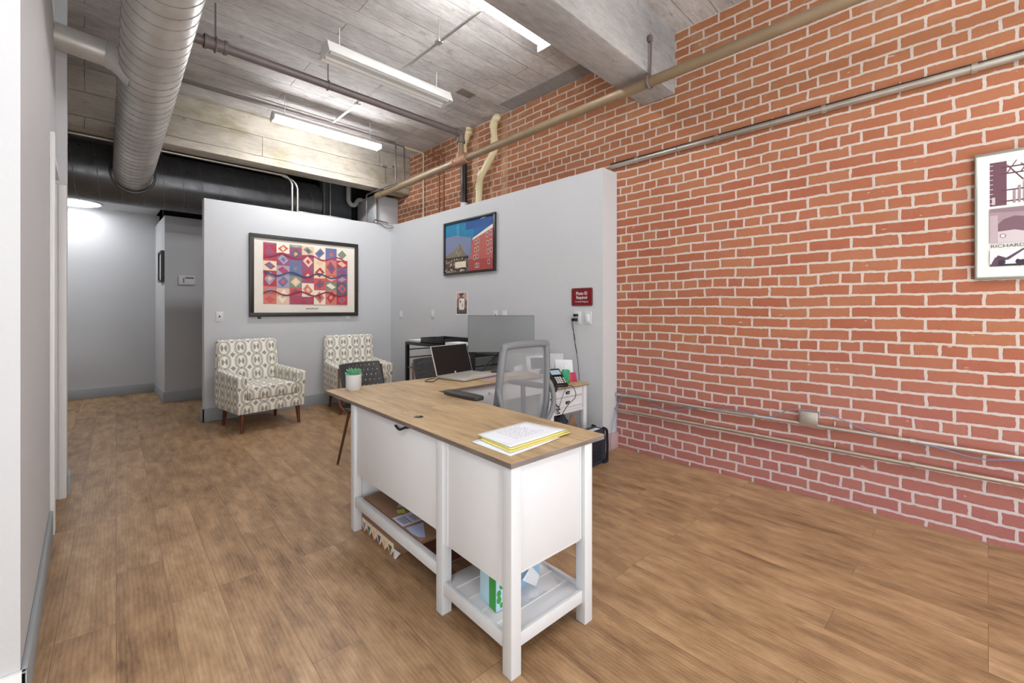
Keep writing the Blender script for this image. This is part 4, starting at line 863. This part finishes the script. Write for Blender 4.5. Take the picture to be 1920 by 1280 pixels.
# monitor
t = thing('monitor', 'wide grey monitor standing on far wing of the desk', 'monitor', (2.575, 2.76, .765), -PI/4)
b = B().use('mongrey').box((-.285, -.004, .17), (.285, .0, .485)).use('blackmetal').box((-.288, 0, .166), (.288, .03, .488), .004); b.build('display', None, t)
B().box((-.03, .028, .02), (.03, .045, .36), .004).build('stand', 'black', t); B().box((-.085, -.05, 0), (.085, .075, .012), .004).build('stand_base', 'black', t)
# ------------------------------------------------------------------ low cabinet beside partition
t = thing('cabinet', 'low white two drawer cabinet with wood top against the right partition', 'cabinet', (2.70, 2.325, 0), -.06)
cab = t
b = B().use('oak').box((-.01, -.035, .648), (.475, .43, .66)).use('oak_edge').box((-.01, -.035, .640), (.475, .43, .648)); b.build('top', None, t)
for x, y in ((0, -.02), (.42, -.02), (0, .375), (.42, .375)): B().box((x, y, 0), (x+.045, y+.045, .64), .002).build('leg', 'white', t)
B().box((.045, .0, .43), (.42, .40, .64)).build('body', 'white', t)
for z0, z1 in ((.565, .634), (.475, .558)):
    dd = B().box((.05, -.014, z0), (.415, 0, z1), .002).box((.07, -.010, z0+.012), (.395, -.016, z1-.012), .002).build('drawer', 'white', t)
    B().use('blackmetal').box((.19, -.022, (z0+z1)/2-.012), (.24, -.015, (z0+z1)/2+.012), .003).use('silver').cyl((.20, -.024, (z0+z1)/2), (.23, -.024, (z0+z1)/2), .003, n=8).build('handle', None, dd)
B().box((.045, -.012, .425), (.42, .0, .450), .002).build('rail', 'white', t)
B().box((.02, .0, .19), (.445, .40, .205)).build('shelf', 'white', t)
t = thing('dark_bag', 'crumpled dark plastic bags stuffed under the cabinet drawers', 'bag', (2.93, 2.45, .205), 0)
def crumple(c, r, seed, n1=14, n2=9):
    random.seed(seed); prof = []
    vs = []; fs = []
    for j in range(n2+1):
        ph = PI*j/n2
        for i in range(n1):
            th_ = 2*PI*i/n1; k = 1+random.uniform(-.16, .16); vs.append((c[0]+r[0]*k*math.sin(ph)*math.cos(th_), c[1]+r[1]*k*math.sin(ph)*math.sin(th_), max(c[2]-r[2], c[2]-r[2]*k*math.cos(ph))))
    for j in range(n2):
        for i in range(n1): fs.append([j*n1+i, j*n1+(i+1) % n1, (j+1)*n1+(i+1) % n1, (j+1)*n1+i])
    return vs, fs
b = B().add(*crumple((-.04, .0, .095), (.12, .12, .10), 2)).add(*crumple((.10, .05, .095), (.07, .1, .10), 6)); b.build('sack', 'bag', t, smooth=20)
t = thing('cardboard_flap', 'brown folded cardboard sticking out under the cabinet drawers', 'cardboard', (2.98, 2.325, .205), -.05)
B().hexa([(-.07, -.02, 0), (.12, -.02, 0), (.12, -.012, 0), (-.07, -.012, 0), (.02, .0, .185), (.05, .0, .185), (.05, .008, .185), (.02, .008, .185)]).build('sheet', 'kraft', t)
# phone
t = thing('desk_phone', 'black desk phone with lit display and keypad on the low cabinet', 'phone', (2.81, 2.365, .66), -.35)
Pm = Matrix.Rotation(math.radians(38), 4, 'X')
B().hexa([(-.095, -.085, 0), (.095, -.085, 0), (.095, .09, 0), (-.095, .09, 0), (-.095, -.085, .02), (.095, -.085, .02), (.095, .07, .135), (-.095, .07, .135)], .004).build('case', 'black', t)
pm = Matrix.Translation((0, -.085, .0225)) @ Matrix.Rotation(math.atan2(.115, .155), 4, 'X')
b = B().use('screen').box((-.02, .105, 0), (.09, .185, .003), mtx=pm).use(C('#9FB4C4')).box((-.012, .115, .003), (.08, .168, .0036), mtx=pm); b.build('display', None, t)
b = B()
for i in range(3):
    for j in range(4): b.box((.0+i*.022, .018+j*.019, 0), (.016+i*.022, .031+j*.019, .004), .001, mtx=pm)
for j in range(3): b.box((.072, .02+j*.022, 0), (.086, .032+j*.022, .003), .001, mtx=pm)
b.build('keys', C('#D8D6D0'), t)
b = B().box((-.085, .01, .0), (-.035, .055, .03), .01, mtx=pm).box((-.085, .14, .0), (-.035, .185, .03), .01, mtx=pm).box((-.08, .03, .015), (-.04, .17, .034), .008, mtx=pm); b.build('handset', 'black', t)
B().tube(smooth_path([(.08, -.07, .012), (.13, -.10, .0), (.15, -.11, -.08), (.07, -.12, -.14), (.0, -.13, -.22), (-.03, -.12, -.26)]), .003, 6).build('cord', 'cable', t)
# card reader
t = thing('card_reader', 'white angled payment terminal with dark screen behind the desk phone', 'terminal', (2.86, 2.56, .66), -.5)
B().hexa([(-.10, -.06, 0), (.10, -.06, 0), (.10, .08, 0), (-.10, .08, 0), (-.085, -.01, .10), (.085, -.01, .10), (.085, .05, .10), (-.085, .05, .10)], .01).build('base', 'white', t)
rm = Matrix.Translation((0, .02, .09)) @ Matrix.Rotation(math.radians(-20), 4, 'X')
b = B().use('white').box((-.11, 0, 0), (.11, .014, .155), .006, mtx=rm).use('screen').box((-.07, -.001, .03), (.09, .0, .13), mtx=rm); b.build('display', None, t)
t = thing('tissue_heap', 'loose white receipts and paper slips behind the chair mesh', 'paper', (2.78, 2.68, .66), .3)
b = B(); random.seed(12)
for i in range(5): b.hexa([(-.08+.03*i, 0, 0), (-.02+.03*i, 0, 0), (-.02+.03*i, .003, 0), (-.08+.03*i, .003, 0), (-.12+.045*i, .04, .14), (-.06+.045*i, .04, .15), (-.06+.045*i, .043, .15), (-.12+.045*i, .043, .14)])
b.build('slips', 'paper', t)
t = thing('sanitizer_bottle', 'small green bottle with clear pump beside the desk phone', 'bottle', (3.02, 2.40, .66), 0)
B().lathe([(0, 0), (.03, 0), (.034, .01), (.038, .10), (.03, .115), (0, .115)], n=6).build('cup', 'green', t)
B().lathe([(.013, .115), (.02, .125), (.01, .15), (.01, .165), (0, .165)], n=16).box((-.03, -.006, .165), (.012, .006, .178), .003).build('pump', 'clear', t)
t = thing('brochure', 'magenta and red brochure standing in front of white booklets', 'brochure', (3.105, 2.38, .66), -.75)
B().hexa([(-.035, 0, 0), (.035, 0, 0), (.035, .003, 0), (-.035, .003, 0), (-.035, .024, .078), (.02, .024, .082), (.02, .027, .082), (-.035, .027, .078)]).build('cover', 'magenta', t)
B().hexa([(-.035, -.002, 0), (-.01, -.002, 0), (-.01, 0, 0), (-.035, 0, 0), (-.035, .022, .078), (-.02, .022, .075), (-.02, .024, .075), (-.035, .024, .078)]).build('stripe', C('#C24A2A'), t)
t = thing('booklet_stack', 'white booklets standing upright at the right end of the cabinet', 'booklet', (3.12, 2.47, .66), -.75)
for i in range(3): B().hexa([(-.09, .03+.012*i, 0), (.07, .03+.012*i, 0), (.07, .04+.012*i, 0), (-.09, .04+.012*i, 0), (-.10, .055+.012*i, .185), (.06, .055+.012*i, .18), (.06, .065+.012*i, .18), (-.10, .065+.012*i, .185)], .001).build('booklet', 'white', t)
t = thing('brochure_holder', 'clear plastic holder behind the white booklets by the wall', 'holder', (3.04, 2.62, .66), -.75)
b = B().box((-.12, 0, 0), (.14, .004, .24), .0018).box((-.12, .05, 0), (.14, .054, .2), .0018).box((-.12, 0, 0), (.14, .054, .004)); b.build('shell', mat_glass_clear('grey_clear_plastic', '#DADCDD', .45), t)
# hanging black garland and keys
t = thing('lanyard', 'black beaded lanyard hanging from the front of the cabinet', 'lanyard', (2.722, 2.28, .49), 0)
b = B(); random.seed(21)
for i in range(42):
    u = i/41; x = .03*math.sin(u*9)+.05*(u > .5)*(u-.5)*1.2+random.uniform(-.012, .012); z = .22-.26*u+random.uniform(-.01, .01)
    b.lathe([(0, -.007), (.006, -.004), (.008, 0), (.006, .004), (0, .007)], (x, random.uniform(-.01, .01), z), 7)
b.build('beads', 'black', t)
B().tube(smooth_path([(.03, -.01, -.02), (.08, -.02, .10), (.14, -.02, .18), (.17, -.02, .20), (.165, -.02, .22)]), .003, 6).build('strap', C('#5E6064'), t)
# black case on the floor
t = thing('black_case', 'navy black rounded machine case with white label on floor right of desk', 'case', (3.03, 2.14, 0), 0)
b = B().prism([(-.16, .02), (-.14, .0), (.13, .0), (.15, .02), (.155, .20), (.14, .28), (.10, .30), (-.14, .30), (-.16, .28)], -.05, .05, 'y', .012, 3); b.build('body', 'navy', t); 
b = B().tube(bend([(.10, -.055, .30), (.155, -.055, .28), (.165, -.055, .15), (.16, -.055, .02)], .04), .012, 8).tube(bend([(.10, .055, .30), (.155, .055, .28), (.165, .055, .15), (.16, .055, .02)], .04), .012, 8); b.build('edge_trim', 'black', t)
B().box((-.14, -.05, .30), (.06, -.01, .303), .001).build('label', 'white', t)
b = B()
for i in range(12): b.box((-.13, -.055, .04+i*.018), (.08, -.048, .046+i*.018))
b.build('grille', 'black', t)
b = B().box((.10, -.065, .0), (.17, -.045, .03), .006); b.build('foot', 'black', t)

# ------------------------------------------------------------------ black side table with shelves by the partition
t = thing('side_table', 'black metal table with open shelf rails along right partition', 'table', (2.86, 3.50, 0), 0)
TW, TL, TH = .47, 1.33, .905
b = B().box((0, 0, TH-.035), (TW, TL, TH), .002); b.build('top', 'blackmetal', t)
for x, y in ((0, 0), (TW-.04, 0), (0, TL-.04), (TW-.04, TL-.04)): B().box((x, y, 0), (x+.04, y+.04, TH-.035), .002).build('leg', 'blackmetal', t)
for z in (.80, .70):
    for y in (.01, TL-.03): B().box((.04, y, z), (TW-.04, y+.015, z+.012)).build('side_rail', 'blackmetal', t)
B().box((0.01, .04, .58), (TW-.01, TL-.04, .592), .001).build('shelf', plain('grey_wire_shelf', '#6E7072', .5, .3), t)
t = thing('storage_bin', 'grey plastic bin with pale rim on the shelf of black table', 'bin', (3.08, 3.80, .592), 0)
B().hexa([(-.13, -.18, 0), (.13, -.18, 0), (.13, .18, 0), (-.13, .18, 0), (-.15, -.20, .2), (.15, -.20, .2), (.15, .20, .2), (-.15, .20, .2)], .008).build('body', C('#77797A'), t)
b = B()
for lo, hi in (((-.16, -.21, .19), (.16, -.19, .21)), ((-.16, .19, .19), (.16, .21, .21)), ((-.16, -.19, .19), (-.14, .19, .21)), ((.14, -.19, .19), (.16, .19, .21))): b.box(lo, hi, .003)
b.build('rim', C('#A9ABAB'), t)
t = thing('letter_tray', 'black open paper tray on top of black table', 'tray', (3.07, 4.28, TH), .0)
b = B().box((-.18, -.24, 0), (.18, .24, .006))
for lo, hi in (((-.18, -.24, 0), (.18, -.232, .065)), ((-.18, .232, 0), (.18, .24, .065)), ((-.18, -.24, 0), (-.172, .24, .065)), ((.172, -.24, 0), (.18, .24, .065))): b.box(lo, hi, .001)
b.build('tray', 'black', t); B().box((-.05, -.02, .006), (-.02, .12, .07), .002).build('divider', 'black', t)
t = thing('paper_stack', 'small stack of white papers inside the black tray', 'papers', (3.02, 4.16, TH+.006)); B().box((-.07, -.06, 0), (.07, .06, .02), .001).build('papers', 'paper', t)
for (x, y, n, lab) in ((3.0, 4.70, 3, 'white booklets on black table beyond the tray'), (2.98, 3.90, 4, 'white papers on black table in front of the tray')):
    t = thing('booklet_pile', lab, 'papers', (x, y, TH))
    for i in range(n): B().box((-.09, -.12, .008*i), (.09+.006*(i % 2), .12, .008*i+.0075), .001).build('booklet', 'paper', t)

# ------------------------------------------------------------------ office chair
t = thing('office_chair', 'grey mesh-backed office chair tucked in the corner of desk', 'office chair', (1.955, 1.92, 0), .02)
# local: faces +y, backrest near y=0
def bk(x, z): return (x, -.02-.035*max(0, (z-.62))/.45*1.0, z)
out = [(-.15, .52), (-.205, .60), (-.225, .70), (-.222, .80), (-.212, .95), (-.198, 1.06), (-.176, 1.083), (0, 1.088), (.172, 1.083), (.192, 1.06), (.207, .95), (.218, .80), (.222, .70), (.205, .60), (.15, .52), (0, .50)]
pth = smooth_path([bk(x, z) for x, z in out]+[bk(*out[0])], 5)[:-1]
B().tube(pth, .023, 10, closed=True, flatx=1.).build('back_frame', 'chairplastic', t)
ins = [(x*.95, .80+(z-.80)*.95) for x, z in out]; vs = [bk(0, .8)]+[bk(x, z) for x, z in ins]; vs = [(p[0], p[1]+.0, p[2]) for p in vs]
B().add(vs, [[0, i+1, (i+1) % len(ins)+1] for i in range(len(ins))]).build('mesh_back', 'mesh', t, smooth=80)
b = B()
for s in (-1, 1): b.tube(smooth_path([(s*.225, -.035, .84), (s*.238, -.06, .80), (s*.232, -.085, .70), (s*.17, -.09, .60), (s*.05, -.08, .52), (0, -.06, .46)]), .017, 10)
b.build('back_brace', 'chairplastic', t)
b = B().box((-.25, .02, .43), (.25, .50, .50), .03, 4); b.build('seat', plain('dark_seat_fabric', '#2E2F31', .9), t)
B().box((-.14, .0, .40), (.14, .34, .435), .01).tube(smooth_path([(0, -.06, .48), (0, -.02, .42), (0, .08, .41)]), .03, 10).build('mechanism', 'black', t)
for s in (-1, 1):
    ar = B().tube(bend([(s*.22, .22, .42), (s*.275, .22, .44), (s*.285, .24, .765)], .04), .018, 10).build('arm_support', 'black', t)
    b = B().prism([(s*.292+x, y+.03) for x, y in [(-.035, .02), (-.045, .12), (-.042, .28), (-.03, .34), (.02, .34), (.035, .28), (.045, .12), (.035, .02)]], .762, .79, 'z', .009, 3); b.build('armrest', 'armpad', t)
B().cyl((0, .22, .09), (0, .22, .40), .025).cyl((0, .22, .09), (0, .22, .22), .032).build('gas_lift', 'black', t)
for k in range(5):
    a_ = 2*PI*k/5+.3; d_ = Vector((math.cos(a_), math.sin(a_), 0)); c_ = Vector((0, .22, 0))
    L_ = B().tube([c_+Vector((0, 0, .11)), c_+d_*.15+Vector((0, 0, .10)), c_+d_*.29+Vector((0, 0, .075))], [.03, .022, .016], 10).build('base_spoke', 'black', t)
    s_ = d_.cross(Vector((0, 0, 1)))*.022; e_ = c_+d_*.29+Vector((0, 0, .028)); B().cyl(e_-s_, e_+s_, .028, n=16).cyl(e_, e_+Vector((0, 0, .05)), .008, n=8).build('caster', 'black', L_)
